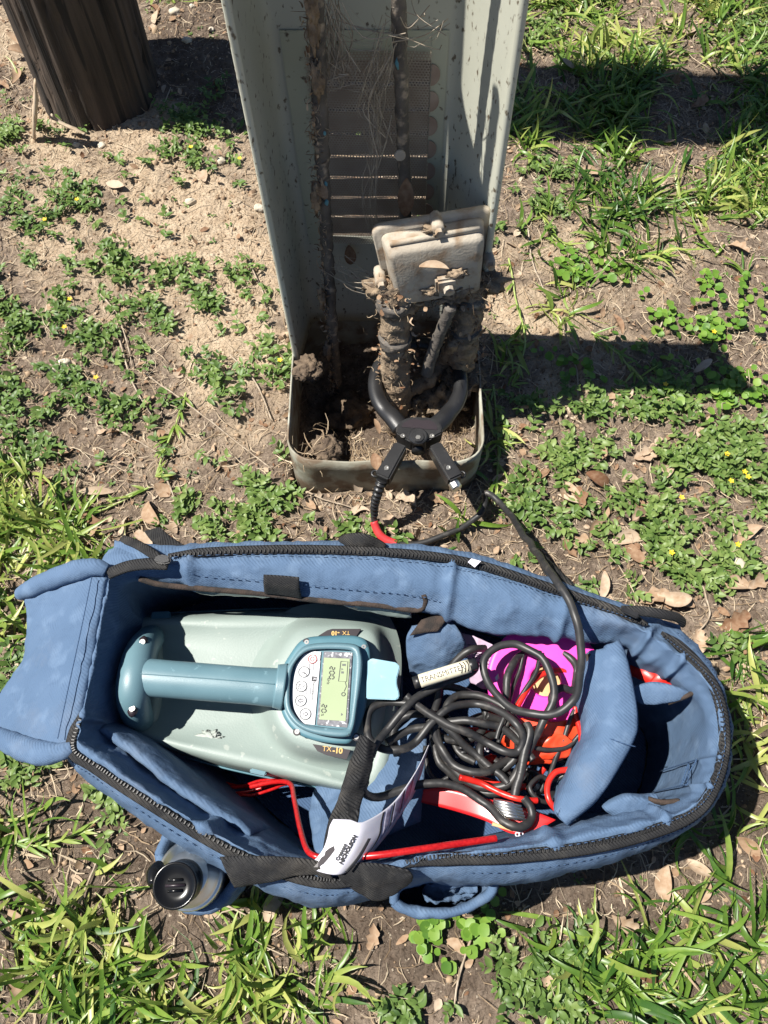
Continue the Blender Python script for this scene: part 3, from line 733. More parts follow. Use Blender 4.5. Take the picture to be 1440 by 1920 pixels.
# --- signal clamp
CZ = 0.125
def build_clamp():
    base = P(782, 815, CZ)
    t = thing('signal_clamp', 'black plastic signal clamp with round jaws closed around the muddy stubs', 'clamp', base)
    def C(u, v, z=CZ): return P(u, v, z)
    cu, cv, R = 784, 720, 78
    def arc(a0, a1, n=14): return [C(cu + R * math.cos(math.radians(a)) * 1.03, cv - R * math.sin(math.radians(a)) * 0.98, CZ - 0.004) for a in np.linspace(a0, a1, n)]
    left = arc(92, 222) + [C(738, 785), C(752, 803)]
    right = arc(88, -42) + [C(832, 785), C(812, 803)]
    for path in (left, right):
        tube('jaw', path, [.0125, .0125, .0128, .0132, .0150, .017], M['blackp'], t, seg=14, n=50, flat=(1.05, .8), up=(0, 0, 1))
    hub = [C(742, 812), C(746, 802), C(757, 794), C(770, 790), C(796, 790), C(812, 793), C(824, 801), C(829, 812), C(828, 820), C(806, 832), C(796, 838), C(772, 838), C(760, 832), C(742, 820)]
    hub = [p + Vector((0, 0, .016)) for p in hub]
    h = prism('hub', hub, .032, M['blackp'], t, bevel=.0025)
    prism('hub_panel', [p + Vector((0, 0, .0008)) for p in inset(hub[:8] + [hub[8]], .010)], .001, M['label'], h)
    pv = disc('pivot', C(784, 820, CZ + .0155), .0165, .007, M['blackp'], t, seg=28, bevel=.002)
    disc('pivot_cap', C(784, 820, CZ + .0222), .0105, .003, M['blackp'], pv, seg=20, bevel=.001)
    disc('pivot_screw', C(784, 820, CZ + .0250), .0045, .0012, M['screw'], pv, seg=6)
    for (u, v) in ((755, 818), (810, 818)):
        s = disc('screw', C(u, v, CZ + .0158), .0042, .0018, M['screw'], t, seg=14, hole=.002)
    tube('spring_barrel', [C(784, 826, CZ - .012), C(784, 848, CZ - .012)], .012, M['blackp'], t, seg=12)
    for (a, b, su, sv) in (((752, 838), (716, 900), 725, 878), ((814, 838), (854, 902), 841, 877)):
        A, Bp = C(*a), C(*b); d = (Bp - A).normalized(); s = d.cross(Vector((0, 0, 1)))
        poly = [A + s * .0115, A - s * .0115, Bp - s * .0135, Bp + s * .0135]
        hd = prism('handle', [p + Vector((0, 0, .013)) for p in poly], .028, M['blackp'], t, bevel=.003)
        disc('screw', C(su, sv, CZ + .0128) , .0042, .0018, M['screw'], hd, seg=14, hole=.002)
        side = -s if s.x * (1 if a[0] < 784 else -1) > 0 else s
        e = Bp + side * .016 - d * .006
        ringp = [e + Vector((math.cos(a_) * .006, math.sin(a_) * .006, 0)) for a_ in np.linspace(0, 2 * math.pi, 13)]
        tube('lanyard_eye', ringp, .0022, M['blackp'], hd, seg=6)
    disc('end_plug', C(850, 905, CZ - .004), .010, .014, M['steel'], t, nrm=tuple((C(854, 902) - C(814, 838)).normalized()), seg=16, bevel=.002)
    # ribbed strain relief
    pts = catmull([C(716, 900, CZ - .002), C(708, 925, .10), C(702, 948, .07), C(702, 966, .045)], 60)
    sr = tube('strain_relief', pts, lambda f: (.0088 - .003 * f) * (1 + .22 * math.sin(f * 60)), M['blackp'], t, seg=12)
    return t
build_clamp()

CR = 0.0056
def cable(name, label, pts, r, mat_, n=120, seg=10, group=None, cat='cable', sleeve=None):
    t = thing(name, label, cat, pts[0], group)
    pp = catmull(pts, n); k_ = len(label)
    pp = [p + Vector((mnoise.noise(p * 28 + Vector((k_, 0, 0))), mnoise.noise(p * 28 + Vector((0, k_, 9))), .6 * mnoise.noise(p * 28 + Vector((5, 0, k_))))) * .0036 * min(1, 8 * i / n, 8 * (n - 1 - i) / n) for i, p in enumerate(pp)]
    tube('sheath', pp, r, mat_, t, seg=seg, wob=r * .05, wf=160)
    return t
lead_pts = [P(702, 962, .05), P(702, 975, .035), P(712, 1000, .022), P(745, 1020, .014), P(790, 1018, .012), P(850, 996, .016), P(896, 968, .02), P(908, 945, .035), P(910, 926, .05), P(922, 930, .055),
            P(955, 965, .08), P(1000, 1030, .20), P(1040, 1085, .295), P(1072, 1140, .315), P(1088, 1195, .31), P(1090, 1255, .29), P(1075, 1310, .265), P(1040, 1336, .25), P(985, 1335, .235), P(940, 1310, .235), P(912, 1270, .24), P(910, 1235, .24),
            P(935, 1212, .24), P(970, 1210, .24), P(1010, 1228, .245), P(1035, 1270, .245), P(1038, 1305, .24), P(1020, 1350, .23), P(995, 1400, .215), P(960, 1465, .20), P(925, 1478, .19), P(885, 1470, .185), P(850, 1440, .185), P(825, 1400, .19), P(815, 1350, .20)]
cl = cable('clamp_lead', 'long black rubber lead running from the clamp over the bag edge into the coil', lead_pts, CR, M['cable'], n=420, seg=12)
tube('red_sleeve', [P(701, 978, .034), P(709, 998, .0235), P(722, 1011, .0175), P(743, 1019.5, .014)], CR * 1.32, M['redsl'], cl, seg=14, n=20)
# ------------------------------------------------------------------ the blue bag
RZ = 0.275
bag = thing('tool_bag', 'large open blue canvas tool bag with black zips lying on the ground', 'bag', P(700, 1400, 0))
# stations round the rim: outer edge, zip line, inner edge (pixel, pixel, height), inward lean of the inner wall
STN = [((205, 1032), (214, 1062), (238, 1086, .262), (.0, .02)), ((330, 1021), (330, 1042), (338, 1094, .258), (0, .05)), ((490, 1017), (490, 1033), (490, 1112, .255), (0, .06)),
       ((650, 1014), (650, 1034), (650, 1130, .25), (0, .06)), ((780, 1022), (800, 1044), (792, 1146, .248), (0, .06)), ((885, 1038), (900, 1062), (885, 1174, .248), (0, .06)),
       ((1005, 1074), (1000, 1094), (988, 1190, .25), (0, .05)), ((1112, 1112), (1100, 1128), (1080, 1200, .25), (0, .04)), ((1205, 1145), (1185, 1160), (1163, 1203, .25), (0, .03)),
       ((1276, 1184), (1250, 1196), (1218, 1240, .252), (0, 0)), ((1330, 1240), (1305, 1245), (1283, 1275, .255), (-.005, 0)), ((1362, 1315), (1343, 1305), (1326, 1325, .26), (-.006, 0)),
       ((1374, 1400), (1356, 1392), (1334, 1398, .262), (-.01, 0)), ((1352, 1485), (1338, 1472), (1312, 1466, .26), (-.008, .004)), ((1308, 1542), (1298, 1526), (1268, 1505, .255), (-.006, .01)),
       ((1228, 1584), (1216, 1562), (1190, 1518, .252), (0, .01)), ((1110, 1622), (1100, 1590), (1082, 1543, .25), (0, .012)), ((950, 1652), (950, 1607), (938, 1575, .252), (0, .012)),
       ((805, 1650), (800, 1614), (812, 1600, .262), (0, .01)), ((695, 1676), (690, 1644), (692, 1622, .258), (0, .01)), ((590, 1694), (590, 1652), (590, 1616, .255), (0, .012)),
       ((452, 1646), (440, 1600), (462, 1572, .25), (.01, .03)), ((302, 1562), (290, 1512), (322, 1484, .24), (.02, .045)), ((192, 1480), (180, 1440), (228, 1408, .235), (.03, .04)),
       ((126, 1420), (136, 1404), (178, 1376, .25), (.03, .02)), ((136, 1330), (156, 1330), (178, 1322, .258), (.02, 0)), ((156, 1230), (176, 1230), (196, 1230, .258), (.018, 0)),
       ((178, 1130), (196, 1122), (214, 1130, .26), (.018, 0))]
def build_bag_walls():
    rows = [[] for _ in range(10)]
    for (oe, zp, ie, ln) in STN:
        o = P(oe[0], oe[1], .235); zpp = P(zp[0], zp[1], RZ); i_ = P(*ie)
        out = (o - i_); out.z = 0; out = out.normalized()
        ob = Vector((o.x, o.y, -.004)); i2 = Vector((i_.x + ln[0] * .4, i_.y + ln[1] * .4, ie[2] - .05)); ib = Vector((i_.x + ln[0] * 1.2, i_.y + ln[1] * 1.2, .012))
        rows[0].append(ob - out * .012); rows[1].append(ob + Vector((0, 0, .05)) + out * .006)
        rows[2].append(Vector((o.x, o.y, .14)) + out * .008); rows[3].append(o + out * .002)
        rows[4].append(zpp); top = zpp.lerp(i_, .5); top.z = RZ + .008
        rows[5].append(top); rows[6].append(i_ + out * .006 + Vector((0, 0, .010))); rows[7].append(i_ - out * .002 - Vector((0, 0, .012))); rows[8].append(i2); rows[9].append(ib)
    SEAMS = (1.15, 4.45, 6.6, 8.55, 9.6, 12.35, 13.1, 14.6, 16.4, 18.2, 21.4, 24.6)
    def pinch(fi, fj):
        s = fj * len(STN); r = fi * 9
        if not 3.2 < r < 8.2: return 0.0
        d = min(min(abs(s - q), len(STN) - abs(s - q)) for q in SEAMS)
        w_ = min(1, (r - 3.2) / .8) * min(1, (8.2 - r) / .8)
        return -(.0095 * math.exp(-(d / .10) ** 2) - .004 * math.exp(-(d / .38) ** 2)) * w_ * abs(1)
    loft('wall', rows, 520, 72, M['blue'], bag, closed=True, wr=.0026, wf=28, seed=2, aniso=(1, 1, .45), disp=pinch)
    # floor of the bag
    fl = [Vector((r.x, r.y, .013)) for r in catmull(rows[9], 80, True)]
    prism('floor', fl, .010, M['blue_dark'], bag)
    # zip tapes and teeth
    zline = uspline(rows[4], 560, True)
    up = Vector((0, 0, .0045))
    def seg_of(i0, i1):
        k0 = int(560 * i0 / len(STN)); k1 = int(560 * i1 / len(STN)); return [zline[k % 560] + up for k in range(k0, k1 + 1)]
    for (i0, i1, w_) in ((.9, 8.4, .0072), (8.8, 18.35, .0078), (18.9, 24.9, .0072)):
        pth = seg_of(i0, i1)
        tp = tube('zip_tape', pth, lambda f, w_=w_: w_ * min(1, .35 + 12 * f, .35 + 12 * (1 - f)), M['webbing'], bag, seg=8, flat=(1, .30), up=(0, 0, 1))
        # teeth: a row of small nubs on the tape
        V = []; F = []; acc = 0; side = 1
        for k in range(1, len(pth) - 1):
            a, b = pth[k], pth[k + 1]; acc += (b - a).length
            if acc < .0034: continue
            acc = 0; d = (b - a).normalized(); s = d.cross(Vector((0, 0, 1))).normalized()
            c0 = a + Vector((0, 0, .0022)) + s * .0032
            n0 = len(V)
            for (p, q, r_) in ((-1, -1, 0), (1, -1, 0), (1, 1, 0), (-1, 1, 0), (-.7, -.7, 1), (.7, -.7, 1), (.7, .7, 1), (-.7, .7, 1)):
                V.append(c0 + d * (p * .0010) + s * (q * .0027) + Vector((0, 0, r_ * .0022)))
            F += [(n0 + 4, n0 + 5, n0 + 6, n0 + 7), (n0, n0 + 1, n0 + 5, n0 + 4), (n0 + 1, n0 + 2, n0 + 6, n0 + 5), (n0 + 2, n0 + 3, n0 + 7, n0 + 6), (n0 + 3, n0, n0 + 4, n0 + 7)]
        tag(mesh('zip_teeth', V, F, M['zip'], tp, smooth=False), kind='stuff')
    # stitched seams on the padded rim
    def stitch(stn0, stn1, row, dz, off=.0):
        line = uspline([rows[row][k].lerp(rows[row + 1][k], off) for k in range(len(STN))], 560, True)
        k0 = int(560 * stn0 / len(STN)); k1 = int(560 * stn1 / len(STN)); V = []; F = []
        for k in range(k0, k1, 2):
            a = line[k % 560] + Vector((0, 0, dz)); b = line[(k + 1) % 560] + Vector((0, 0, dz)); v, f = tube_arrays([a, b], .0006, 4)
            n0 = len(V); V += v; F += [tuple(n0 + i for i in g) for g in f]
        tag(mesh('stitching', V, F, M['blue_dark'], bag), kind='stuff')
    stitch(1, 8, 4, .0085, .35); stitch(9, 17.5, 4, .0085, .4); stitch(1.2, 4.3, 5, .006, .75); stitch(18.4, 24.6, 3, .004, .45); stitch(9, 17.5, 3, .006, .4)
    return rows
BR = build_bag_walls()

# loose zip ends and puller at the far left corner
zt = tube('zip_tail', [P(228, 1010, .24), P(255, 1020, .262), P(285, 1038, .288), P(300, 1050, .293)], .007, M['webbing'], bag, seg=8, n=20, flat=(1, .35), up=(0, 0, 1))
tube('zip_tail', [P(203, 1076, .284), P(240, 1062, .288), P(280, 1057, .292), P(315, 1058, .292)], .009, M['webbing'], bag, seg=8, n=20, flat=(1, .35), up=(0, 0, 1))
prism('zip_puller', [P(288, 1045, .300), P(300, 1038, .300), P(318, 1042, .300), P(320, 1054, .300), P(305, 1058, .300), P(290, 1054, .300)], .006, M['blackp'], bag, bevel=.002)
pad('corner_flap', [[P(214, 1012, .235), P(250, 1020, .25), P(296, 1036, .262)], [P(212, 1030, .240), P(250, 1040, .26), P(296, 1048, .270)], [P(212, 1052, .246), P(250, 1052, .262), P(300, 1058, .272)]], 20, 12, .010, M['blue'], bag, wr=.002)
# curled zip end at the far right
tube('zip_tail', [P(1165, 1145, .285), P(1205, 1146, .29), P(1245, 1152, .285), P(1270, 1158, .27), P(1281, 1168, .255)], .0075, M['webbing'], bag, seg=10, n=24, flat=(1, .6), up=(0, 0, 1))
prism('zip_puller', [P(1168, 1136, .298), P(1200, 1150, .298), P(1196, 1160, .298), P(1166, 1146, .298)], .005, M['blackp'], bag, bevel=.0015)
pad('corner_flap', [[P(1205, 1156, .255), P(1240, 1162, .25), P(1275, 1172, .24)], [P(1225, 1180, .235), P(1255, 1190, .23), P(1282, 1205, .22)]], 14, 10, .008, M['blue'], bag)

# left end flap folded outwards
pad('end_flap', [[P(42, 1120, .205), P(90, 1100, .24), P(150, 1080, .268), P(205, 1074, .275)],
                 [P(56, 1150, .205), P(95, 1140, .24), P(150, 1128, .268), P(196, 1122, .274)],
                 [P(50, 1230, .200), P(85, 1225, .24), P(140, 1222, .268), P(178, 1224, .274)],
                 [P(8, 1300, .195), P(55, 1310, .235), P(115, 1320, .266), P(158, 1325, .274)],
                 [P(-18, 1365, .19), P(40, 1380, .23), P(95, 1390, .262), P(140, 1395, .272)],
                 [P(-20, 1388, .19), P(35, 1402, .225), P(90, 1410, .255), P(136, 1412, .268)]], 60, 80, .020, M['blue'], bag, power=10, wr=.0028, wf=18, seed=5, edge=.3)
# rolled welts along the flap's two short edges
for pts in ([P(36, 1112, .212), P(80, 1094, .248), P(130, 1074, .274), P(178, 1064, .284), P(200, 1070, .28)],
            [P(-30, 1372, .20), P(20, 1392, .235), P(75, 1412, .262), P(115, 1410, .275), P(136, 1402, .276)]):
    tube('welt', pts, [.010, .015, .016, .016, .010], M['blue'], bag, seg=14, n=50, wob=.002, wf=40, flat=(1, .85))
tag(tube('flap_seam', [P(172, 1082, .2925), P(152, 1180, .2925), P(128, 1290, .2915), P(108, 1385, .286)], .0007, M['blue_dark'], bag, seg=5, n=40))

# far wall pocket: black piping, clear vinyl window, webbing tab
pip = [P(262, 1085, .262), P(300, 1096, .259), P(380, 1104, .256), P(500, 1114, .253), P(600, 1126, .25), P(700, 1134, .248), P(782, 1144, .246), P(797, 1128, .256), P(794, 1114, .266)]
tube('piping', pip, .0042, M['velcro'], bag, seg=8, n=80)
vin = mat('clear_vinyl', (0.10, 0.13, 0.12), (0.22, 0.27, 0.25), rough=0.08, spec=0.6, coat=0.6, nscale=12)
pad('vinyl_window', [[P(330, 1100, .245), P(460, 1108, .243), P(560, 1118, .242)], [P(360, 1110, .228), P(460, 1121, .224), P(560, 1126, .226)]], 30, 8, .004, vin, bag, wr=.003, wf=18)
pad('vinyl_window', [[P(620, 1131, .242), P(700, 1139, .24), P(770, 1147, .238)], [P(650, 1142, .228), P(710, 1154, .224), P(772, 1160, .224)]], 30, 8, .004, vin, bag, wr=.003, wf=18)
pad('webbing_tab', [[P(494, 1077, .290), P(530, 1079, .290), P(561, 1082, .290)], [P(494, 1096, .281), P(530, 1098, .281), P(562, 1102, .280)], [P(496, 1113, .258), P(530, 1116, .258), P(566, 1122, .256)]], 14, 14, .0035, M['webbing'], bag, power=12)
# webbing loops on the far outside
pad('webbing_loop', [[P(270, 996, .20), P(300, 988, .22)], [P(282, 1012, .225), P(318, 1004, .235)], [P(300, 1026, .245), P(345, 1022, .25)]], 12, 16, .004, M['webbing'], bag, power=12)
tube('webbing_loop', [P(642, 1020, .25), P(655, 1014, .275), P(680, 1014, .28), P(705, 1024, .268), P(716, 1032, .262)], .011, M['webbing'], bag, seg=10, n=22, flat=(1, .35), up=(0, -.5, 1))
pad('webbing_loop', [[P(1008, 1048, .14), P(1022, 1040, .14)], [P(1020, 1075, .2), P(1046, 1066, .2)], [P(1050, 1100, .245), P(1078, 1096, .245)]], 10, 14, .004, M['webbing'], bag, power=12)
prism('care_tag', [P(877, 1054, .292), P(884, 1047, .294), P(902, 1052, .294), P(890, 1064, .290)], .0008, M['card'], bag)

# inner near wall: loose padded panel sagging into the bag
pad('inner_panel', [[P(186, 1370, .235), P(260, 1425, .235), P(360, 1500, .235), P(470, 1565, .23)],
                    [P(205, 1358, .19), P(290, 1412, .19), P(390, 1492, .18), P(490, 1560, .18)],
                    [P(262, 1372, .11), P(330, 1425, .10), P(420, 1500, .09), P(510, 1560, .09)]], 50, 26, .014, M['blue'], bag, power=8, wr=.0022, wf=14, seed=8)
# second inner panel under the strap
pad('inner_panel', [[P(590, 1470, .10), P(680, 1420, .12), P(790, 1330, .15)], [P(580, 1530, .12), P(690, 1480, .15), P(800, 1400, .16)], [P(590, 1600, .16), P(690, 1580, .17), P(790, 1540, .15)]], 30, 34, .012, M['blue'], bag, power=8, wr=.0035, wf=22, seed=12)
# velcro-tipped divider flap at the far side
pad('divider_flap', [[P(772, 1172, .225), P(810, 1165, .228), P(846, 1162, .225)], [P(762, 1195, .222), P(810, 1192, .226), P(866, 1190, .222)], [P(762, 1230, .20), P(815, 1240, .20), P(872, 1215, .20)], [P(768, 1262, .16), P(815, 1275, .16), P(850, 1258, .16)]], 30, 34, .012, M['blue'], bag, power=7, wr=.003, seed=4)
pad('velcro_tip', [[P(790, 1162, .238), P(815, 1155, .240), P(842, 1156, .238)], [P(768, 1192, .234), P(800, 1186, .237), P(822, 1184, .236)]], 14, 10, .005, M['velcro'], bag, power=8)
# big divider at the right
dv = pad('divider', [[P(1160, 1202, .265), P(1172, 1225, .270), P(1186, 1280, .272), P(1196, 1345, .272), P(1190, 1385, .27), P(1160, 1440, .265), P(1120, 1500, .26), P(1062, 1545, .25)],
               [P(1142, 1212, .262), P(1140, 1245, .262), P(1140, 1300, .262), P(1140, 1350, .262), P(1128, 1395, .26), P(1105, 1440, .258), P(1085, 1490, .25), P(1054, 1540, .245)],
               [P(1118, 1225, .23), P(1108, 1255, .22), P(1100, 1300, .21), P(1105, 1345, .205), P(1108, 1390, .205), P(1088, 1435, .205), P(1068, 1485, .21), P(1050, 1530, .22)],
               [P(1122, 1240, .05), P(1112, 1262, .05), P(1100, 1300, .05), P(1098, 1345, .05), P(1095, 1385, .05), P(1075, 1430, .05), P(1060, 1470, .05), P(1045, 1500, .05)]], 70, 50, .034, M['blue'], bag, power=9, wr=.0030, wf=18, seed=3, edge=.35)
pad('velcro_tip', [[P(1098, 1228, .256), P(1128, 1218, .262), P(1150, 1206, .268)], [P(1100, 1246, .25), P(1130, 1238, .256), P(1152, 1222, .266)]], 14, 10, .006, M['velcro'], bag, power=8, wr=.002)
tube('divider_seam', [P(1112, 1380, .262), P(1140, 1384, .279), P(1172, 1395, .286), P(1192, 1400, .280)], .0008, M['blue_dark'], bag, seg=5, n=16)
# two small padded flaps at the round end
for (a, vt) in ((([[P(1184, 1288, .235), P(1230, 1278, .24), P(1292, 1294, .235)], [P(1182, 1302, .232), P(1235, 1300, .236), P(1300, 1298, .232)], [P(1198, 1316, .225), P(1240, 1318, .228), P(1290, 1304, .228)]]), [P(1252, 1318, .226), P(1285, 1306, .236), P(1305, 1296, .24), P(1312, 1300, .236)]),
                (([[P(1132, 1508, .235), P(1175, 1488, .24), P(1232, 1500, .236)], [P(1130, 1516, .232), P(1180, 1506, .236), P(1240, 1504, .232)], [P(1145, 1524, .225), P(1190, 1524, .228), P(1234, 1510, .228)]]), [P(1215, 1498, .238), P(1240, 1504, .24), P(1272, 1502, .238)])):
    pad('pocket_flap', a, 26, 14, .020, M['blue'], bag, power=4, wr=.002)
    tube('velcro_edge', vt, .006, M['velcro'], bag, seg=8, n=14, flat=(.6, 1), up=(0, 0, 1))

# stitched box-and-cross reinforcement inside the round end
def wall_pt(s, f):
    k = int(s); g = s - k; a = BR[7][k].lerp(BR[7][k + 1], g); b = BR[8][k].lerp(BR[8][k + 1], g); c_ = BR[9][k].lerp(BR[9][k + 1], g)
    p = a.lerp(b, f) if f <= 1 else b.lerp(c_, f - 1)
    return p + Vector((-.0065, 0, .001))
for (s0, f0, s1, f1) in ((12.35, .1, 12.35, 1.5), (13.1, .1, 13.1, 1.5), (12.37, .1, 13.08, .75), (13.08, .1, 12.37, .75), (12.36, .75, 13.09, .75)):
    tube('reinforcing_seam', [wall_pt(s0 + (s1 - s0) * k / 12, f0 + (f1 - f0) * k / 12) for k in range(13)], .0009, M['blue_dark'], bag, seg=5)
# outer side pockets on the near side
def pocket(pts, depth, lab=None):
    rim = [P(u, v, z) for (u, v, z) in pts]; c = sum(rim, Vector()) / len(rim)
    rows = [[p * 1 for p in rim]]
    r0 = [p + (p - c).normalized() * .004 + Vector((0, 0, -.006)) for p in rim]
    r1 = [p + Vector((0, 0, -depth * .5)) for p in r0]; r2 = [p.lerp(c, .25) + Vector((0, 0, -depth)) - Vector((0, 0, 0)) for p in rim]
    rin = [p.lerp(c, .12) + Vector((0, 0, -.01)) for p in rim]; rin2 = [p.lerp(c, .2) + Vector((0, 0, -depth * .8)) for p in rim]
    o = loft('side_pocket', [r2, r1, r0, [p + Vector((0, 0, .004)) for p in rim], rin, rin2], 80, 30, M['blue'], bag, closed=True, wr=.003, wf=30, seed=6)
    tube('pocket_hem', [p + Vector((0, 0, .004)) for p in rim] + [rim[0] + Vector((0, 0, .004))], .0095, M['blue'], bag, seg=12, n=90, wob=.0022, wf=45, flat=(.75, 1), up=(0, 0, 1))
    fl = [Vector((p.x, p.y, rim[0].z - depth * .8)) for p in catmull(rin2, 30, True)]
    prism('pocket_floor', fl, .004, M['blue_dark'], bag)
pocket([(738, 1690, .165), (745, 1662, .175), (790, 1642, .18), (860, 1640, .18), (918, 1648, .18), (918, 1672, .172), (880, 1700, .165), (830, 1712, .162), (770, 1708, .162)], .155)
pad('pocket_lining', [[P(800, 1664, .15), P(850, 1656, .165), P(895, 1660, .155)], [P(790, 1680, .125), P(845, 1674, .145), P(895, 1674, .14)], [P(800, 1696, .11), P(850, 1692, .12), P(890, 1686, .12)]], 30, 22, .006, M['blue'], bag, wr=.006, wf=42)
pocket([(302, 1600, .165), (318, 1568, .175), (350, 1562, .18), (400, 1600, .18), (440, 1640, .178), (432, 1670, .17), (400, 1700, .163), (360, 1704, .16), (318, 1670, .16)], .155)

# black carrying strap: two webbing runs with a twist
pad('strap', [[P(412, 1606, .292), P(424, 1632, .290), P(440, 1664, .272)], [P(470, 1604, .296), P(490, 1622, .294), P(505, 1652, .282)], [P(545, 1607, .298), P(560, 1622, .298), P(575, 1638, .292)], [P(610, 1616, .297), P(618, 1632, .298), P(626, 1648, .294)]], 14, 40, .004, M['webbing'], bag, power=14, wr=.002, wf=30)
pad('strap', [[P(612, 1600, .294), P(624, 1628, .292), P(644, 1655, .280)], [P(660, 1616, .293), P(672, 1645, .283), P(690, 1682, .262)], [P(710, 1618, .292), P(722, 1648, .282), P(724, 1684, .262)], [P(766, 1630, .286), P(774, 1640, .280), P(772, 1648, .272)]], 14, 40, .004, M['webbing'], bag, power=14, wr=.002, wf=30)
pad('strap', [[P(676, 1376, .270), P(692, 1384, .272), P(708, 1396, .262)], [P(655, 1428, .272), P(676, 1434, .274), P(698, 1442, .262)], [P(635, 1490, .268), P(655, 1494, .270), P(682, 1496, .258)], [P(612, 1550, .272), P(636, 1552, .274), P(668, 1556, .27)], [P(604, 1600, .286), P(628, 1604, .288), P(652, 1612, .286)]], 14, 50, .005, M['webbing'], bag, power=14, wr=.003, wf=35)

# ------------------------------------------------------------------ signal transmitter
M['scuff'] = mat('scraped_plastic', (.30, .34, .31), (.36, .39, .36), rough=.8, nscale=80)
def build_transmitter():
    t = thing('signal_transmitter', 'pale green and teal signal transmitter with handle and screen inside the blue bag', 'transmitter', P(480, 1310, .02))
    def O(pts, z): return [P(u, v, z) for (u, v) in pts]
    top = [(244, 1176), (262, 1158), (420, 1152), (560, 1148), (690, 1150), (724, 1170), (742, 1230), (744, 1320), (736, 1410), (716, 1468), (690, 1486), (640, 1480), (540, 1458), (420, 1432), (300, 1398), (240, 1372), (226, 1340), (226, 1220)]
    def grow(pts, k):
        cx = sum(p[0] for p in pts) / len(pts); cy = sum(p[1] for p in pts) / len(pts)
        out = []
        for (u, v) in pts:
            d = math.hypot(u - cx, v - cy); out.append((u + (u - cx) / d * k, v + (v - cy) / d * k))
        return out
    body = rings('body', [O(grow(top, -14), .018), O(grow(top, 4), .03), O(grow(top, 6), .10), O(top, .142), O(grow(top, -5), .152), O(grow(top, -16), .158), O(grow(top, -30), .154), O(grow(top, -55), .146), O(grow(top, -110), .144)], 140, M['body'], t)
    # dark gap line round the lower shell
    tube('shell_seam', O(grow(top, 8), .105) + [O(grow(top, 8), .105)[0]], .0016, M['teal_dark'], t, seg=6, n=200)
    for pl_ in ([(284, 1147), (318, 1145), (320, 1160), (282, 1162)], [(470, 1440), (500, 1447), (497, 1455), (467, 1448)]):
        prism('latch', O(pl_, .1535), .012, M['teal_dark'], t, bevel=.0015)
    lump('scuff', P(394, 1384, .1462), .012, M['scuff'], t, seed=3, sq=(1.3, .8, .08), amp=.9, sub=4, fr=3)
    # raised mound carrying the control head
    fl = [(570, 1198), (613, 1192), (670, 1193), (692, 1211), (694, 1262), (683, 1338), (661, 1388), (637, 1395), (587, 1388), (553, 1372), (530, 1340), (524, 1300), (526, 1262), (545, 1225)]
    rings('mound', [O(grow(fl, 62), .140), O(grow(fl, 40), .156), O(grow(fl, 26), .180), O(grow(fl, 16), .192), O(grow(fl, 2), .196)], 100, M['body'], t, nlev=16, cap_bot=False)
    # shoulder ridge on the far side
    # control head
    hd = rings('control_head', [O(fl, .190), O(fl, .214), O(grow(fl, -2), .218), O(grow(fl, -7), .2195)], 110, M['teal_dark'], t)
    bz = [(570, 1212), (610, 1205), (665, 1208), (677, 1223), (679, 1253), (671, 1320), (663, 1367), (648, 1382), (598, 1378), (562, 1365), (540, 1342), (532, 1315), (534, 1263), (547, 1237)]
    hole = [(577, 1221), (610, 1217), (655, 1219), (665, 1228), (665, 1255), (660, 1320), (653, 1360), (643, 1367), (598, 1363), (568, 1356), (549, 1335), (543, 1312), (545, 1268), (555, 1240)]
    rings('bezel', [O(bz, .214), O(bz, .234), O(grow(bz, -2), .238), O(grow(bz, -5), .2395), O(grow(hole, 1), .2385), O(hole, .235), O(grow(hole, -1), .228)], 110, M['teal'], hd, cap_top=False, cap_bot=False)
    zt_ = .2285
    prism('display_floor', O(grow(hole, 3), zt_), .004, M['teal_dark'], hd)
    kp = prism('keypad', O([(602, 1222), (587, 1221), (570, 1227), (555, 1247), (548.5, 1283), (547, 1312), (552, 1332), (561, 1350), (569, 1357), (590, 1359)], .2305), .0016, M['keypad'], hd)
    # window: worn clear bezel and the green display
    prism('window_bezel', O([(607, 1221), (661, 1223), (652, 1364), (594, 1359)], .2315), .0025, M['bezel'], hd, bevel=.0008)
    lc_ = prism('lcd_screen', O([(607.5, 1233), (656, 1235), (648, 1352), (598.5, 1349)], .2328), .001, M['lcd'], hd)
    Z = .2330
    L0, L1, L2 = P(607.5, 1233, Z), P(656, 1235, Z), P(598.5, 1349, Z)
    ex = (L1 - L0); ey = (L2 - L0)      # ex: towards the right, ey: towards the viewer
    def S(a, b): return L0 + ex * a + ey * b
    def seg7(ch, a, b, w_, h_):
        """One digit lying on its side: reads from far to near (down the picture); top of the digit to the right."""
        on = {'2': 'abged', '0': 'abcdef'}[ch]
        th = h_ * .11
        pts = {'a': ((0, 0), (1, 0)), 'b': ((1, 0), (1, .5)), 'c': ((1, .5), (1, 1)), 'd': ((0, 1), (1, 1)), 'e': ((0, .5), (0, 1)), 'f': ((0, 0), (0, .5)), 'g': ((0, .5), (1, .5))}
        for k in on:
            (x0, y0), (x1, y1) = pts[k]
            p = S(a - y0 * h_, b + x0 * w_); q = S(a - y1 * h_, b + x1 * w_)
            d = (q - p).normalized(); sd = d.cross(Vector((0, 0, 1))) * .0008; p = p + d * .0006; q = q - d * .0006
            prism('digit_segment', [p - sd, q - sd, q + sd, p + sd], .0003, M['ink'], lc_)
    for k, ch in enumerate('200'): seg7(ch, .44, .145 + k * .075, .050, .18)
    for k, ch in enumerate('20'): seg7(ch, .235, .76 + k * .075, .050, .17)
    text('unit_mark', 'kHz', .0055, S(.23, .385), ey, (0, 0, 1), M['ink'], lc_)
    text('unit_mark', '%', .005, S(.10, .925), ey, (0, 0, 1), M['ink'], lc_)
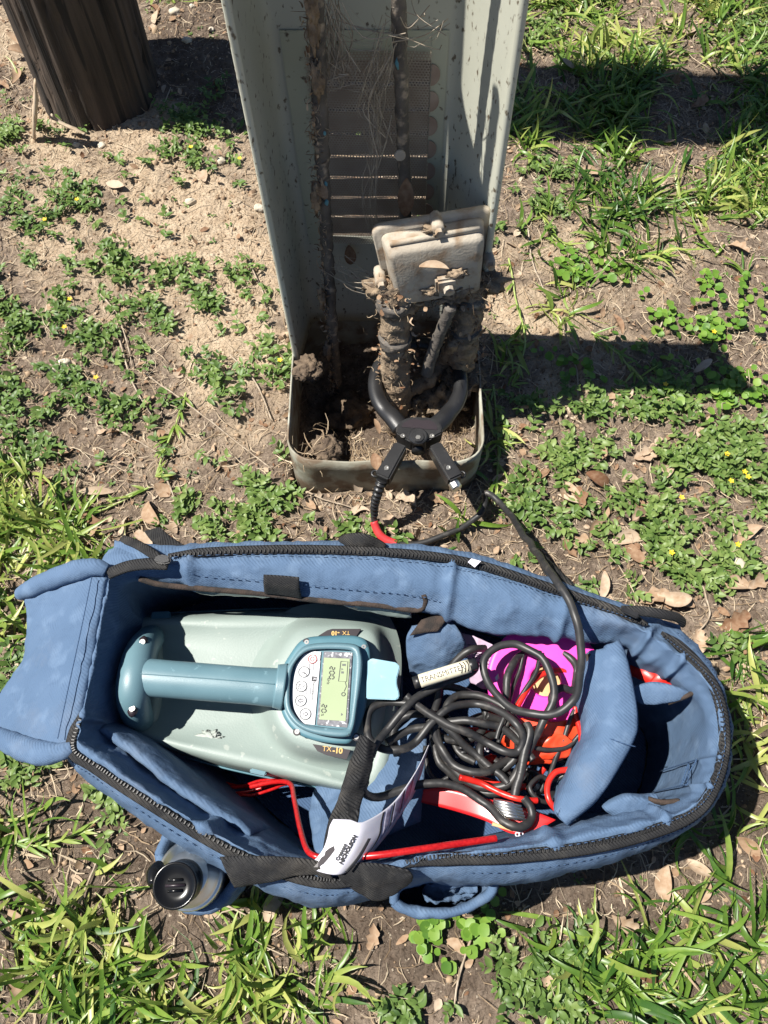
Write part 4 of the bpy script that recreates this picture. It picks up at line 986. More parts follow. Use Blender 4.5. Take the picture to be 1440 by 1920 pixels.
    def line(pts, w_=.0005): 
        tube('display_mark', [S(a, b) + Vector((0, 0, .0002)) for (a, b) in pts], w_, M['ink_soft'], lc_, seg=4)
    line([(.66, .05), (.93, .05), (.93, .38), (.62, .38), (.66, .05)]); line([(.88, .38), (.93, .46), (.86, .54)])
    line([(.84 + .07 * math.cos(a), .585 + .028 * math.sin(a)) for a in np.linspace(0, 2 * math.pi, 13)], .0006)
    for q in (((.72, .09), (.86, .09), (.86, .125), (.72, .125)), ((.70, .16), (.78, .18), (.70, .20)), ((.70, .215), (.80, .215), (.80, .25), (.70, .25)), ((.80, .88), (.88, .91), (.80, .93))):
        prism('display_mark', [S(*p) for p in q], .0003, M['ink_soft'], lc_)
    # buttons
    zb = .2307
    for k, (u, v, r) in enumerate(((586, 1236, 8.2), (570, 1260, 10.3), (565, 1287, 10.3), (564, 1314, 10.3), (572.5, 1339, 10.3))):
        c = P(u, v, zb); rad = r * .00072
        bt = disc('button', c, rad, .0007, M['keypad'], kp, seg=24)
        ringp = [c + Vector((math.cos(a) * rad, math.sin(a) * rad, .0009)) for a in np.linspace(0, 2 * math.pi, 25)]
        tube('button_ring', ringp, .00055, M['redink'] if k == 0 else M['ink_soft'], bt, seg=5)
        zz = Vector((0, 0, .0009))
        if k == 0:
            tube('button_mark', [c + zz + Vector((math.cos(a), math.sin(a), 0)) * rad * .5 for a in np.linspace(.7, 2 * math.pi - .7, 14)], .0005, M['redink'], bt, seg=4)
            tube('button_mark', [c + zz, c + zz + Vector((rad * .6, 0, 0))], .0005, M['redink'], bt, seg=4)
        elif k == 1: text('button_mark', 'f', .012, c + zz, ey, (0, 0, 1), M['ink'], bt, shear=.4)
        elif k == 2:
            text('button_mark', 'V', .0062, c + zz + Vector((.0030, 0, 0)), ey, (0, 0, 1), M['ink'], bt); text('button_mark', 'A\u03a9', .0058, c + zz + Vector((-.0026, 0, 0)), ey, (0, 0, 1), M['ink'], bt)
        else:
            sgn = 1 if k == 3 else -1
            A_ = [(-1, 0), (-.1, .75), (-.1, .35), (.9, .35), (.9, -.35), (-.1, -.35), (-.1, -.75), (-1, 0)]
            tube('button_mark', [c + zz + Vector((sgn * a * rad * .5, b * rad * .5, 0)) for (a, b) in A_], .0005, M['ink'], bt, seg=4)
    for (u, v) in ((596, 1233), (584, 1250), (578, 1296)):
        c = P(u, v, zb); tube('keypad_mark', [c + Vector((a, b, .0002)) for (a, b) in ((-.003, -.004), (.003, -.004), (.003, .004), (-.003, .004), (-.003, -.004))], .0003, M['ink_soft'], kp, seg=4)
    prism('keypad_logo', O([(585, 1268), (594, 1269), (593, 1278), (584, 1277)], zb + .0002), .0004, M['ink'], kp)
    text('keypad_logo', 'R', .0062, P(589.5, 1273, zb + .0006), ey, (0, 0, 1), M['keypad'], kp)
    text('keypad_print', 'Radiodetection', .0042, P(587, 1296, zb + .0002), ey, (0, 0, 1), M['ink_soft'], kp)
    # head screws in notches
    for (u, v) in ((575, 1204), (682, 1213), (557, 1372), (668, 1382)):
        s_ = disc('screw_recess', P(u, v, .2175), .0055, .0012, M['label'], hd, seg=14); disc('screw', P(u, v, .2188), .0034, .0012, M['screw'], s_, seg=12, hole=.0012)
    # side tab lid
    prism('socket_cover', O([(688, 1240), (697, 1234), (743, 1242), (750, 1250), (747, 1262), (744, 1272), (744, 1284), (748, 1297), (749, 1307), (743, 1312), (687, 1310)], .224), .004, M['tab'], t, bevel=.0012)
    # name plates
    for (poly, org, xd, z_) in (([(597, 1192), (613, 1182), (623, 1179), (677, 1179), (668, 1193)], (638, 1186.5), -1, .1995), ([(586, 1395), (595, 1408), (613, 1416), (650, 1424), (657, 1406)], (624, 1406.5), 1, .1985)):
        npl = prism('name_plate', O(poly, z_), .003, M['label'], t)
        d = (P(org[0] + 50, org[1] + (4 if xd > 0 else 0), z_) - P(*org, z_)) * xd
        text('name_print', 'TX', .0098 if xd > 0 else .0085, P(org[0] - 11 * xd, org[1] - (2 if xd > 0 else 0), z_ + .0003), d, (0, 0, 1), M['gold'], npl)
        text('name_print', '-10', .0104 if xd > 0 else .0088, P(org[0] + 9 * xd, org[1] + (1.2 if xd > 0 else .5), z_ + .0003), d, (0, 0, 1), M['gold'], npl, bold=.0004)
    # handle bar and the arched bracket it springs from
    bar = tube('handle_bar', [P(262, 1268, .222), P(300, 1272, .223), P(400, 1280, .223), P(500, 1288, .221), P(536, 1291, .216)], [.0265, .0262, .026, .026, .028], M['teal'], t, seg=28, n=40, flat=(1, .8), up=(0, 0, 1))
    tube('mould_line', [P(240, 1262, .2445), P(300, 1266, .2445), P(400, 1273, .2445), P(518, 1283, .2425)], .0006, M['teal_dark'], bar, seg=4, n=30)
    tube('handle_collar', [P(516, 1286, .220), P(534, 1288, .218)], [.030, .033], M['teal'], t, seg=28, n=6, flat=(1, .82), up=(0, 0, 1))
    br = tube('handle_bracket', [P(284, 1196, .142), P(278, 1202, .175), P(266, 1220, .206), P(256, 1252, .222), P(251, 1282, .225), P(250, 1310, .216), P(256, 1336, .188), P(264, 1350, .142)], [.020, .021, .0225, .024, .024, .0225, .021, .020], M['teal'], t, seg=22, n=60, flat=(1, 1), up=(-1, 0, .6))
    for (u, v, z_) in ((268, 1206, .224), (249, 1330, .226)):
        c = P(u, v, z_); rc_ = lump('bolt_recess', c, .0085, M['label'], br, seed=u, sq=(.9, 1.3, .6), amp=.1, sub=2); disc('bolt', c + Vector((.001, 0, .004)), .004, .003, M['screw'], rc_, seg=10)
    # foot flare where the bracket meets the body
    rings('bracket_foot', [O([(250, 1180), (300, 1178), (312, 1260), (300, 1355), (246, 1366), (226, 1330), (228, 1215)], .130), O([(256, 1186), (296, 1184), (303, 1260), (292, 1350), (250, 1358), (233, 1326), (235, 1218)], .150), O([(264, 1196), (288, 1194), (292, 1260), (280, 1342), (256, 1346), (242, 1320), (244, 1226)], .158)], 60, M['body'], t, nlev=8)
    return t
build_transmitter()

# ------------------------------------------------------------------ contents of the right compartment
Q = lambda x, y, z: P(660 + x / 2.77, 1140 + y / 2.77, z)
def qpath(lst, z0=.2, amp=.018, seed=0):
    return [Q(x, y, z0 + amp * mnoise.noise(Vector((i * .45, seed * 3.1, 0))) * 1.6) if len(p) == 2 else Q(*p) for i, p in enumerate(lst) for (x, y) in [p[:2]]]
coils = [
 ('thick black lead looping round the middle of the coil', [(690, 210), (620, 218), (540, 270), (470, 360), (440, 470), (430, 600), (460, 730), (540, 825), (660, 855), (780, 815), (870, 745), (892, 660), (850, 580), (770, 505), (670, 455), (560, 450), (500, 490), (480, 560)], .195),
 ('black lead arching from the plug tag down to the transmitter', [(600, 285), (640, 300), (610, 345), (500, 385), (380, 445), (270, 530), (180, 630), (125, 700), (100, 770)], .225),
 ('black lead making the two wide loops beside the screen', [(290, 495), (190, 488), (110, 520), (78, 600), (95, 690), (160, 735), (250, 742), (340, 690), (420, 590), (520, 515), (640, 495), (760, 535), (850, 600), (890, 680), (865, 745), (790, 745), (700, 708), (600, 650), (480, 590), (370, 530), (280, 455)], .215),
 ('black lead tucked below the wide loops', [(235, 765), (212, 690), (230, 610), (300, 555), (400, 545), (520, 590), (600, 640), (680, 690)], .185),
 ('black lead sagging from the strap across the red package', [(70, 900), (62, 950), (120, 985), (240, 955), (370, 912), (490, 905), (590, 950), (690, 1025), (790, 1105), (870, 1138), (930, 1100), (930, 1040), (890, 985)], .215),
 ('straight black lead crossing the coil towards the red package', [(400, 540), (520, 650), (620, 730), (720, 820), (810, 910)], .20),
 ('short upright black lead lying over the coil by the orange vinyl', [(905, 600), (925, 640), (900, 740), (868, 860), (846, 975)], .222),
 ('black lead hidden low in the coil near the orange vinyl', [(1110, 430), (1150, 520), (1080, 600), (1000, 640), (900, 620), (800, 560), (700, 550), (600, 590), (520, 640), (540, 740), (640, 800)], .165),
 ('black lead ringing the far side of the magenta roll', [(800, 480), (810, 350), (870, 250), (960, 205), (1060, 210), (1140, 260), (1170, 340), (1150, 430), (1090, 420), (1040, 470), (1060, 560)], .20),
 ('black lead looped wide under the plug tag', [(330, 470), (430, 420), (560, 420), (660, 480), (700, 570), (660, 660), (560, 690), (450, 660), (400, 580)], .178),
 ('black lead crossing from the wide loops to the orange vinyl', [(180, 700), (300, 640), (450, 600), (620, 590), (760, 620), (880, 700), (940, 790)], .205),
 ('black lead knotted beside the upright lead', [(700, 560), (800, 600), (860, 690), (840, 790), (760, 850), (680, 820), (660, 740), (720, 660), (820, 640)], .19),
 ('black lead curling at the near edge of the coil', [(420, 640), (440, 780), (500, 860), (600, 920), (700, 960), (800, 960), (830, 900), (800, 830), (740, 790)], .175),
]
for i, (lab, pth, z0) in enumerate(coils):
    cable('coiled_lead', lab, qpath(pth, z0, .016, i), CR * (1 if i != 6 else 1.1), M['cable'], n=170, seg=10, group='black leads coiled in the bag')
thin = [
 ('thin black wire slanting across the magenta roll', [(890, 235), (870, 330), (830, 440), (790, 560), (750, 680)], .205, 'b'),
 ('second thin black wire slanting across the magenta roll', [(975, 225), (950, 340), (880, 460), (830, 560), (760, 700)], .21, 'b'),
 ('thin black wire running down the right of the orange vinyl', [(1190, 480), (1130, 580), (1090, 700), (1060, 800), (1020, 890)], .20, 'b'),
 ('thin black wire beside the blue divider', [(1230, 640), (1190, 760), (1130, 880), (1080, 980)], .20, 'b'),
 ('thin black wire hanging below the coil', [(380, 720), (400, 850), (450, 900), (500, 880)], .17, 'b'),
 ('thin black wire tangle near the clips', [(900, 840), (960, 860), (990, 930), (940, 980), (920, 920), (960, 800), (1040, 780), (1130, 800)], .16, 'b'),
 ('red wire arched over the magenta roll', [(860, 510), (900, 430), (980, 355), (1080, 330), (1160, 355), (1205, 430), (1215, 560)], .205, 'r'),
 ('red wire running straight beside the blue divider', [(1160, 515), (1180, 600), (1195, 680), (1185, 760), (1160, 800)], .21, 'r'),
 ('outer red wire bent against the blue divider', [(1170, 525), (1210, 620), (1242, 720), (1225, 790), (1140, 835), (1060, 855), (1022, 910), (1025, 990), (1060, 1045), (1100, 1068)], .205, 'r'),
 ('red wire showing between the coils on the left', [(560, 640), (640, 630), (740, 655), (800, 680), (860, 720)], .165, 'r'),
 ('red wire end at the near side of the coil', [(640, 890), (720, 900), (800, 920), (900, 930), (960, 890), (1000, 830)], .16, 'r'),
 ('red wire lying across the red package', [(560, 880), (660, 905), (760, 960), (860, 990), (960, 1000)], .205, 'r'),
 ('thin black wire curled beside the clips', [(1100, 870), (1040, 900), (980, 880), (930, 930), (970, 1000), (1040, 1010)], .19, 'b'),
 ('thin black wire crossing the orange vinyl', [(820, 620), (900, 700), (1000, 740), (1100, 720), (1180, 660)], .20, 'b'),
 ('red wire crossing the top of the magenta roll', [(900, 180), (850, 220), (820, 290), (800, 380)], .185, 'r'),
]
for i, (lab, pth, z0, k) in enumerate(thin):
    cable('test_wire', lab, qpath(pth, z0, .012, i + 30), .0033 if k == 'b' else .0042, M['cable'] if k == 'b' else M['redw'], n=110, seg=8, cat='wire', group='test wires in the bag')
# plug with cream name tag
t = thing('plug_tag', 'cream sleeve printed TRANSMITTER on a black plug in the coil', 'plug', Q(480, 330, .24))
a, b = Q(352, 380, .238), Q(612, 300, .248); d = (b - a).normalized()
tube('sleeve', [a, a.lerp(b, .1), a.lerp(b, .9), b], [.0092, .0095, .0095, .0092], M['cream'], t, seg=20)
tube('plug_end', [a - d * .009, a + d * .004], .0085, M['blackp'], t, seg=16); tube('plug_end', [b - d * .004, b + d * .010], .0085, M['blackp'], t, seg=16)
text('sleeve_print', 'TRANSMITTER', .0098, a.lerp(b, .45) + Vector((0, -.0015, .0096)), d, (0, -.12, 1), M['ink'], t, ext=.0002)
for f in (.80, .87, .93):
    q = a.lerp(b, f); s_ = d.cross(Vector((0, 0, 1))).normalized()
    tube('sleeve_mark', [q + (s_ * math.sin(x) + Vector((0, 0, 1)) * math.cos(x)) * .0097 + d * .002 * math.cos(2 * x) for x in np.linspace(-.7, .9, 9)], .0007, M['ink'], t, seg=4)
# magenta roll of marking tape
t = thing('tape_roll', 'magenta roll of marking tape with kraft core under the black leads', 'tape roll', Q(1000, 390, .10))
c = Q(1005, 378, .192); nrm = Vector((-.12, -.18, 1)).normalized(); q = nrm.to_track_quat('Z', 'Y').to_matrix()
V = []; seg = 72
prof = [(.084, -.045), (.084, .0), (.083, .0015)] + [(r, .0018 + .0007 * (i % 2)) for i, r in enumerate(np.linspace(.080, .024, 24))] + [(.022, .001), (.022, -.045)]
for (r, h) in prof:
    for k in range(seg): V.append(c + q @ Vector((r * math.cos(2 * math.pi * k / seg), r * math.sin(2 * math.pi * k / seg), h)))
mesh('tape', V, grid_faces(len(prof), seg, closed_c=True), M['pink'], t)
disc('core', c + nrm * -.020, .0215, .012, M['kraft'], t, nrm=tuple(nrm), seg=40, hole=.017)
# orange vinyl flags
def flag(lab, rows, seed, th=.0015):
    o = pad('marker_flag', rows, 22, 16, th, M['orange'], None, power=14, wr=.0045, wf=26, seed=seed)
    tag(o, lab, 'flag', 'orange vinyl marker flags in the bag')
flag('crumpled orange vinyl flag below the magenta roll', [[Q(720, 590, .185), Q(900, 570, .20), Q(1060, 590, .20), Q(1190, 560, .195)], [Q(760, 700, .175), Q(900, 690, .195), Q(1060, 680, .197), Q(1200, 660, .19)], [Q(830, 800, .16), Q(940, 820, .178), Q(1080, 800, .182), Q(1190, 750, .175)]], 1)
flag('bright folded orange flag corner left of the magenta roll', [[Q(740, 440, .19), Q(790, 470, .19)], [Q(700, 500, .175), Q(770, 540, .18)], [Q(720, 580, .165), Q(800, 590, .17)]], 2)
flag('orange flag fold nearest the thin black wires', [[Q(930, 700, .200), Q(1080, 660, .206), Q(1150, 700, .20)], [Q(920, 800, .182), Q(1050, 790, .19), Q(1140, 770, .186)]], 3)
# dark tools and clips at the bottom of the compartment
for i, (x, y, z, r, s) in enumerate(((980, 880, .14, .03, 0), (1060, 960, .13, .035, 0), (560, 720, .13, .035, 1), (640, 690, .14, .02, 1))):
    pass
def clip(lab, a, b, w_, m_, i):
    t = thing('crocodile_clip', lab, 'clip', a); d = (b - a).normalized()
    tube('grip', [a, a.lerp(b, .25), a.lerp(b, .55)], [w_ * .7, w_, w_ * .8], m_, t, seg=12, n=16, flat=(1, .7), up=(0, 0, 1))
    tube('jaw', [a.lerp(b, .5) + Vector((0, 0, .002)), a.lerp(b, .8) + Vector((0, 0, .003)), b], [w_ * .55, w_ * .5, w_ * .25], M['screw'], t, seg=8, n=12, flat=(1, .5), up=(0, 0, 1))
    tube('jaw', [a.lerp(b, .5) - Vector((0, 0, .004)), a.lerp(b, .8) - Vector((0, 0, .004)), b - Vector((0, 0, .002))], [w_ * .55, w_ * .5, w_ * .25], M['screw'], t, seg=8, n=12, flat=(1, .5), up=(0, 0, 1))
clip('black handled crocodile clip low among the wires', Q(880, 870, .15), Q(1000, 960, .14), .011, M['blackp'], 0)
clip('black crocodile clip against the bottom of the blue divider', Q(1040, 960, .15), Q(1085, 1090, .17), .010, M['blackp'], 1)
clip('red handled crocodile clip between the coils', Q(690, 800, .145), Q(800, 790, .14), .011, M['redw'], 2)
t = thing('red_tool', 'red plastic handled tool in the round end pocket of the bag', 'tool', P(1210, 1260, .12))
tube('grip', [P(1190, 1252, .185), P(1210, 1258, .20), P(1228, 1272, .205)], [.014, .016, .013], M['redw'], t, seg=14, n=16, flat=(1, .7)); tube('grip', [P(1222, 1284, .20), P(1240, 1272, .208), P(1258, 1282, .205)], [.011, .014, .012], M['redw'], t, seg=14, n=14, flat=(1, .7))
# red blister package with driver bits
t = thing('bit_package', 'red blister package of driver bits lying under the black lead', 'package', Q(700, 1020, .16))
pk = [Q(300, 990, .15), Q(420, 930, .16), Q(560, 960, .17), Q(700, 1010, .185), Q(900, 1060, .20), Q(1060, 1110, .205), Q(960, 1150, .205), Q(820, 1170, .20), Q(700, 1110, .185), Q(520, 1050, .17), Q(380, 1020, .155)]
pad('backing_card', [[Q(300, 955, .15), Q(480, 935, .165), Q(700, 990, .185), Q(900, 1040, .197), Q(1060, 1100, .204)], [Q(310, 1000, .148), Q(500, 1045, .162), Q(690, 1105, .182), Q(830, 1172, .195), Q(960, 1160, .202)]], 40, 12, .003, M['redpk'], t, power=16)
for k in range(5):
    p, r = Q(735 + k * 4, 1000 + k * 16, .205), Q(880 + k * 6, 1030 + k * 18, .214)
    tube('driver_bit', [p, p.lerp(r, .7), p.lerp(r, .72), r], [.0036, .0036, .0024, .0020], M['steel'], t, seg=6)
pad('kraft_print', [[Q(730, 1112, .1935), Q(840, 1140, .2005)], [Q(725, 1130, .1925), Q(830, 1160, .199)]], 10, 6, .002, M['kraft'], t, power=16)
text('package_print', '80', .016, Q(868, 1158, .2065), Q(840, 1090, .2) - Q(850, 1150, .2), (0, 0, 1), M['card'], t)
# clear blister shell over the bits
# white-and-black sachets below the coil
for i, (x, y, lab) in enumerate(((555, 720, 'white and black printed packet showing between the coiled leads'), (660, 690, 'small white printed packet corner under the coiled leads'))):
    o = pad('printed_packet', [[Q(x - 35, y - 60, .16), Q(x + 40, y - 40, .165)], [Q(x - 20, y + 60, .15), Q(x + 50, y + 60, .155)]], 12, 12, .004, M['card'], None, wr=.004, wf=40); tag(o, lab, 'packet')
    for k in range(4): tube('packet_print', [Q(x - 22 + k * 8, y - 40 + k * 24, .171), Q(x + 14 + k * 8, y - 46 + k * 24, .173)], .0022, M['ink'], o, seg=6, flat=(1, .3), up=(0, 0, 1))
# instruction leaflet behind the coil
o = pad('paper_leaflet', [[Q(560, 130, .17), Q(640, 150, .18), Q(730, 190, .18)], [Q(590, 260, .16), Q(650, 300, .165), Q(740, 330, .17)], [Q(600, 380, .14), Q(670, 420, .15), Q(760, 430, .155)]], 20, 26, .0012, mat('lilac_paper', (.36, .27, .36), (.42, .32, .42), rough=.6, nscale=12), None, power=16, wr=.004)
tag(o, 'pale lilac printed leaflet standing between the velcro flap and magenta roll', 'leaflet')
for k in range(5): tube('leaflet_print', [Q(600 + k * 8, 190 + k * 22, .186 - k * .004), Q(650 + k * 8, 196 + k * 22, .188 - k * .004), Q(690 + k * 6, 206 + k * 22, .188 - k * .004)], .0006, M['ink'], o, seg=4, n=10)
o = pad('paper_leaflet', [[Q(700, 410, .18), Q(760, 340, .19)], [Q(720, 450, .175), Q(780, 430, .18)]], 10, 10, .0012, M['card'], None, power=16, wr=.003)
tag(o, 'small white leaflet corner left of the magenta roll', 'leaflet')

# ------------------------------------------------------------------ hanging card
t = thing('hang_card', 'curved white retail hang card printed NICHOLSON lying across the black strap', 'card', P(640, 1580, .29))
cr = [[P(576, 1626, .298), P(592, 1610, .300), P(606, 1592, .301), P(614, 1570, .302), P(618, 1550, .301), P(625, 1536, .300)],
      [P(604, 1636, .302), P(622, 1616, .304), P(640, 1592, .304), P(650, 1572, .304), P(656, 1556, .304), P(656, 1537, .303)],
      [P(630, 1640, .302), P(650, 1616, .304), P(666, 1592, .303), P(674, 1574, .302), P(680, 1558, .301), P(682, 1541, .300)],
      [P(650, 1634, .290), P(680, 1610, .286), P(705, 1582, .276), P(722, 1556, .27), P(730, 1530, .266), P(736, 1506, .264)],
      [P(690, 1606, .250), P(720, 1570, .242), P(745, 1535, .234), P(762, 1505, .23), P(772, 1475, .228), P(780, 1446, .228)],
      [P(730, 1560, .19), P(756, 1520, .18), P(776, 1488, .175), P(790, 1450, .175), P(798, 1420, .18), P(806, 1392, .185)]]
cd = pad('card_sheet', cr, 26, 44, .0011, M['card'], t, power=30, edge=.9)
def onc(f, g, dz=.0012):
    r = catmull([catmull(row, 30)[int(g * 29)] for row in cr], 60)
    return r[min(59, int(f * 59))] + Vector((0, 0, dz))
# printed bands on the bent half, its shade mixed into their purple-grey
for (f0, f1, m_) in ((.34, .37, 'ink'), (.375, .44, 'card_shade'), (.445, .46, 'ink'), (.47, .56, 'card_shade'), (.565, .58, 'ink'), (.59, .68, 'card_shade'), (.69, .705, 'ink'), (.71, .82, 'card_shade'), (.83, .94, 'card_shade')):
    pad('print_shade_band', [[onc(f0, g, .0016) for g in np.linspace(.03, .97, 8)], [onc((f0 + f1) / 2, g, .0016) for g in np.linspace(.03, .97, 8)], [onc(f1, g, .0016) for g in np.linspace(.03, .97, 8)]], 24, 6, .0004, M[m_], cd, power=30)
hs = [P(588, 1626, .3035), P(597, 1616, .304), P(602, 1608, .304), P(608, 1604, .304), P(610, 1596, .304), P(618, 1590, .304), P(626, 1586, .304), P(628, 1594, .304), P(622, 1602, .304), P(614, 1612, .304), P(606, 1620, .304), P(596, 1626, .304)]
prism('hang_slot', hs, .0006, M['label'], cd)
xd = P(662, 1572, .304) - P(636, 1622, .304)
text('card_print', 'NICHOLSON', .0060, P(652.5, 1593, .3072), xd, (.1, 0, 1), M['ink'], cd, bold=.0004)
text('card_print', 'Crescent', .0055, P(639.5, 1598, .3072), xd, (0, 0, 1), M['ink'], cd, bold=.0003)
pad('print_line', [[P(646, 1634, .304), P(670, 1606, .3035), P(690, 1572, .30)], [P(651, 1636, .303), P(676, 1608, .3005), P(696, 1572, .297)]], 14, 4, .0006, M['ink'], cd, power=30)

# red braided cord
t = thing('tether_rope', 'shiny red braided rope running from the transmitter under the hang card', 'rope', P(560, 1480, .12))
tube('cord', [P(470, 1475, .10), P(515, 1466, .12), P(544, 1470, .15), P(552, 1500, .19), P(562, 1550, .24), P(574, 1590, .28), P(588, 1604, .296), P(606, 1608, .297)], .0036, M['redc'], t, seg=8, n=80)
tube('cord', [P(676, 1606, .285), P(720, 1602, .29), P(790, 1592, .288), P(860, 1582, .275), P(930, 1572, .262)], .0042, M['redc'], t, seg=10, n=220)
for i, (v0, z0) in enumerate(((1458, .10), (1464, .09), (1472, .08), (1480, .085))):
    cable('rope_strand', ('lowest', 'second lowest', 'third lowest', 'topmost')[3 - i] + ' of the fine red rope strands bunched under the near side of the transmitter', [P(400 - i * 14, 1462 + i * 10, .05), P(450, v0 + 14 - i, .07), P(500, v0 + 4, z0), P(545, 1468, .125)], .0024, M['redc'], n=30, seg=6, cat='rope', group='fine red rope strands under the transmitter')

# ------------------------------------------------------------------ steel bottle in the side pocket
M['lidblack'] = mat('lid_black', (.004, .004, .0045), (.008, .008, .008), rough=.22, nscale=40, spec=.35)
def build_bottle():
    c = P(356, 1640, .20); ax = Vector((-.03, -.01, 1)).normalized()
    t = thing('drink_bottle', 'brushed steel drink bottle with black spout lid in the bag side pocket', 'bottle', c - ax * .19)
    q = ax.to_track_quat('Z', 'Y').to_matrix()
    def lathe(name, prof, m_, par, org, qq, seg=48):
        V = [org + qq @ Vector((r * math.cos(2 * math.pi * k / seg), r * math.sin(2 * math.pi * k / seg), h)) for (r, h) in prof for k in range(seg)]
        F = grid_faces(len(prof), seg, closed_c=True); F.append(tuple((len(prof) - 1) * seg + k for k in range(seg)))
        return mesh(name, V, F, m_, par)
    lathe('bottle_body', [(.036, -.19), (.0425, -.185), (.0425, -.012), (.0432, -.006), (.0432, -.002), (.042, .001), (.0400, .0015), (.0385, .004), (.0350, .009), (.031, .0135), (.0295, .016), (.028, .018), (.0275, .020)], M['steel'], t, c, q)
    p0, p1 = P(345, 1651, .214), P(327, 1661, .262); d = (p1 - p0).normalized(); qq = d.to_track_quat('Z', 'Y').to_matrix(); h = (p1 - p0).length
    lid = lathe('lid', [(.0255, -.006), (.026, .004), (.026, h * .35), (.0245, h * .45), (.0235, h * .75), (.0250, h * .86), (.0268, h * .90), (.0270, h * .97), (.0258, h), (.0235, h - .0008), (.0215, h - .004), (.012, h - .0045)], M['lidblack'], t, p0, qq)
    for k in (-1, 0, 1): tube('spout_slot', [p1 + qq @ Vector((-.012 + .003 * abs(k), k * .006, -.0042)), p1 + qq @ Vector((.012 - .003 * abs(k), k * .006, -.0042))], .0018, M['label'] if k == 0 else M['lidblack'], lid, seg=8)
    tube('hinge', [P(300, 1620, .215), P(290, 1638, .225), P(288, 1658, .232)], [.006, .011, .007], M['lidblack'], lid, seg=12, n=14)
build_bottle()
# ------------------------------------------------------------------ ground cover
BAGPOLY = np.array([[P(oe[0], oe[1], .235).x, P(oe[0], oe[1], .235).y] for (oe, _, _, _) in STN])
def in_poly(x, y, poly):
    r = np.zeros(len(x), bool); n = len(poly); j = n - 1
    for i in range(n):
        xi, yi = poly[i]; xj, yj = poly[j]
        c = ((yi > y) != (yj > y)) & (x < (xj - xi) * (y - yi) / (yj - yi + 1e-12) + xi)
        r ^= c; j = i
    return r
def free(x, y, m=.0):
    """True where the ground is open: not under the bag, inside the pedestal base or under the pole."""
    c = BAGPOLY.mean(0); bp = c + (BAGPOLY - c) * (1 + m * 2)
    ped = (x > XL - .008 - m) & (x < XR + .008 + m) & (y > BF - .006 - m) & (y < YB + .012 + m)
    pole = np.hypot(x + .715, y - 1.80) < .148 + m
    return ~(in_poly(x, y, bp) | ped | pole)
def pix(x, y):
    d = np.maximum(y * ST + H * CT, .3)
    return np.clip(720 + FP * x / d, 0, 1440), np.clip(960 - FP * (y * CT - H * ST) / d, 0, 1920)
X0, X1, Y0, Y1 = -1.5, 1.5, -.55, 2.85
def scatter(n, dens=None, m=0.0, clump=None, r=rng):
    x = r.uniform(X0, X1, n); y = r.uniform(Y0, Y1, n)
    k = free(x, y, m)
    if dens is not None:
        u, v = pix(x, y); k &= r.random(n) < dens(u, v, x, y)
    return x[k], y[k]

def blades(pos, az, pitch, curl, L, W, prof, fold=.25, droop=None, three=True, roll=None, twist=None):
    """Vectorised leaf strips. Returns vertices (N, K, c, 3) and per-strip faces."""
    N = len(az); K = len(prof); s = np.linspace(0, 1, K)
    th = pitch[:, None] - curl[:, None] * s[None, :]
    ds = L[:, None] / (K - 1)
    cx = np.concatenate([np.zeros((N, 1)), np.cumsum(np.cos((th[:, 1:] + th[:, :-1]) / 2) * ds, 1)], 1)
    cz = np.concatenate([np.zeros((N, 1)), np.cumsum(np.sin((th[:, 1:] + th[:, :-1]) / 2) * ds, 1)], 1)
    hw = W[:, None] / 2 * np.asarray(prof)[None, :]
    a2 = az[:, None] + (twist[:, None] * s[None, :] ** 2 if twist is not None else 0)
    ca, sa = np.cos(a2), np.sin(a2)
    rl = (roll if roll is not None else np.zeros(N))[:, None]
    cr_, sr_ = np.cos(rl), np.sin(rl)
    nxl, nzl = -np.sin(th), np.cos(th)              # strip normal in its own plane
    def place(side, lift):
        # side offset across the strip, lift along its normal
        yy = side * hw * cr_; up = side * hw * sr_ + lift * hw
        lx = cx + nxl * up; lz = cz + nzl * up
        return np.stack([pos[:, None, 0] + lx * ca - yy * sa, pos[:, None, 1] + lx * sa + yy * ca, pos[:, None, 2] + lz], -1)
    if three: V = np.stack([place(-1, fold), place(0, 0), place(1, fold)], 2); c = 3
    else: V = np.stack([place(-1, 0), place(1, 0)], 2); c = 2
    idx = np.arange(N * K * c).reshape(N, K, c)
    F = np.stack([idx[:, :-1, :-1], idx[:, :-1, 1:], idx[:, 1:, 1:], idx[:, 1:, :-1]], -1).reshape(-1, 4)
    return V.reshape(-1, 3), F, K * c

def strips(name, mat_, pos, az, pitch, curl, L, W, prof, tint, parent=None, **kw):
    V, F, k = blades(pos, az, pitch, curl, L, W, prof, **kw)
    return npmesh(name, V, F, mat_, parent, tint=np.repeat(tint, k))

def on_ground(x, y, dz): return np.stack([x, y, gheight(x, y) + dz], -1)

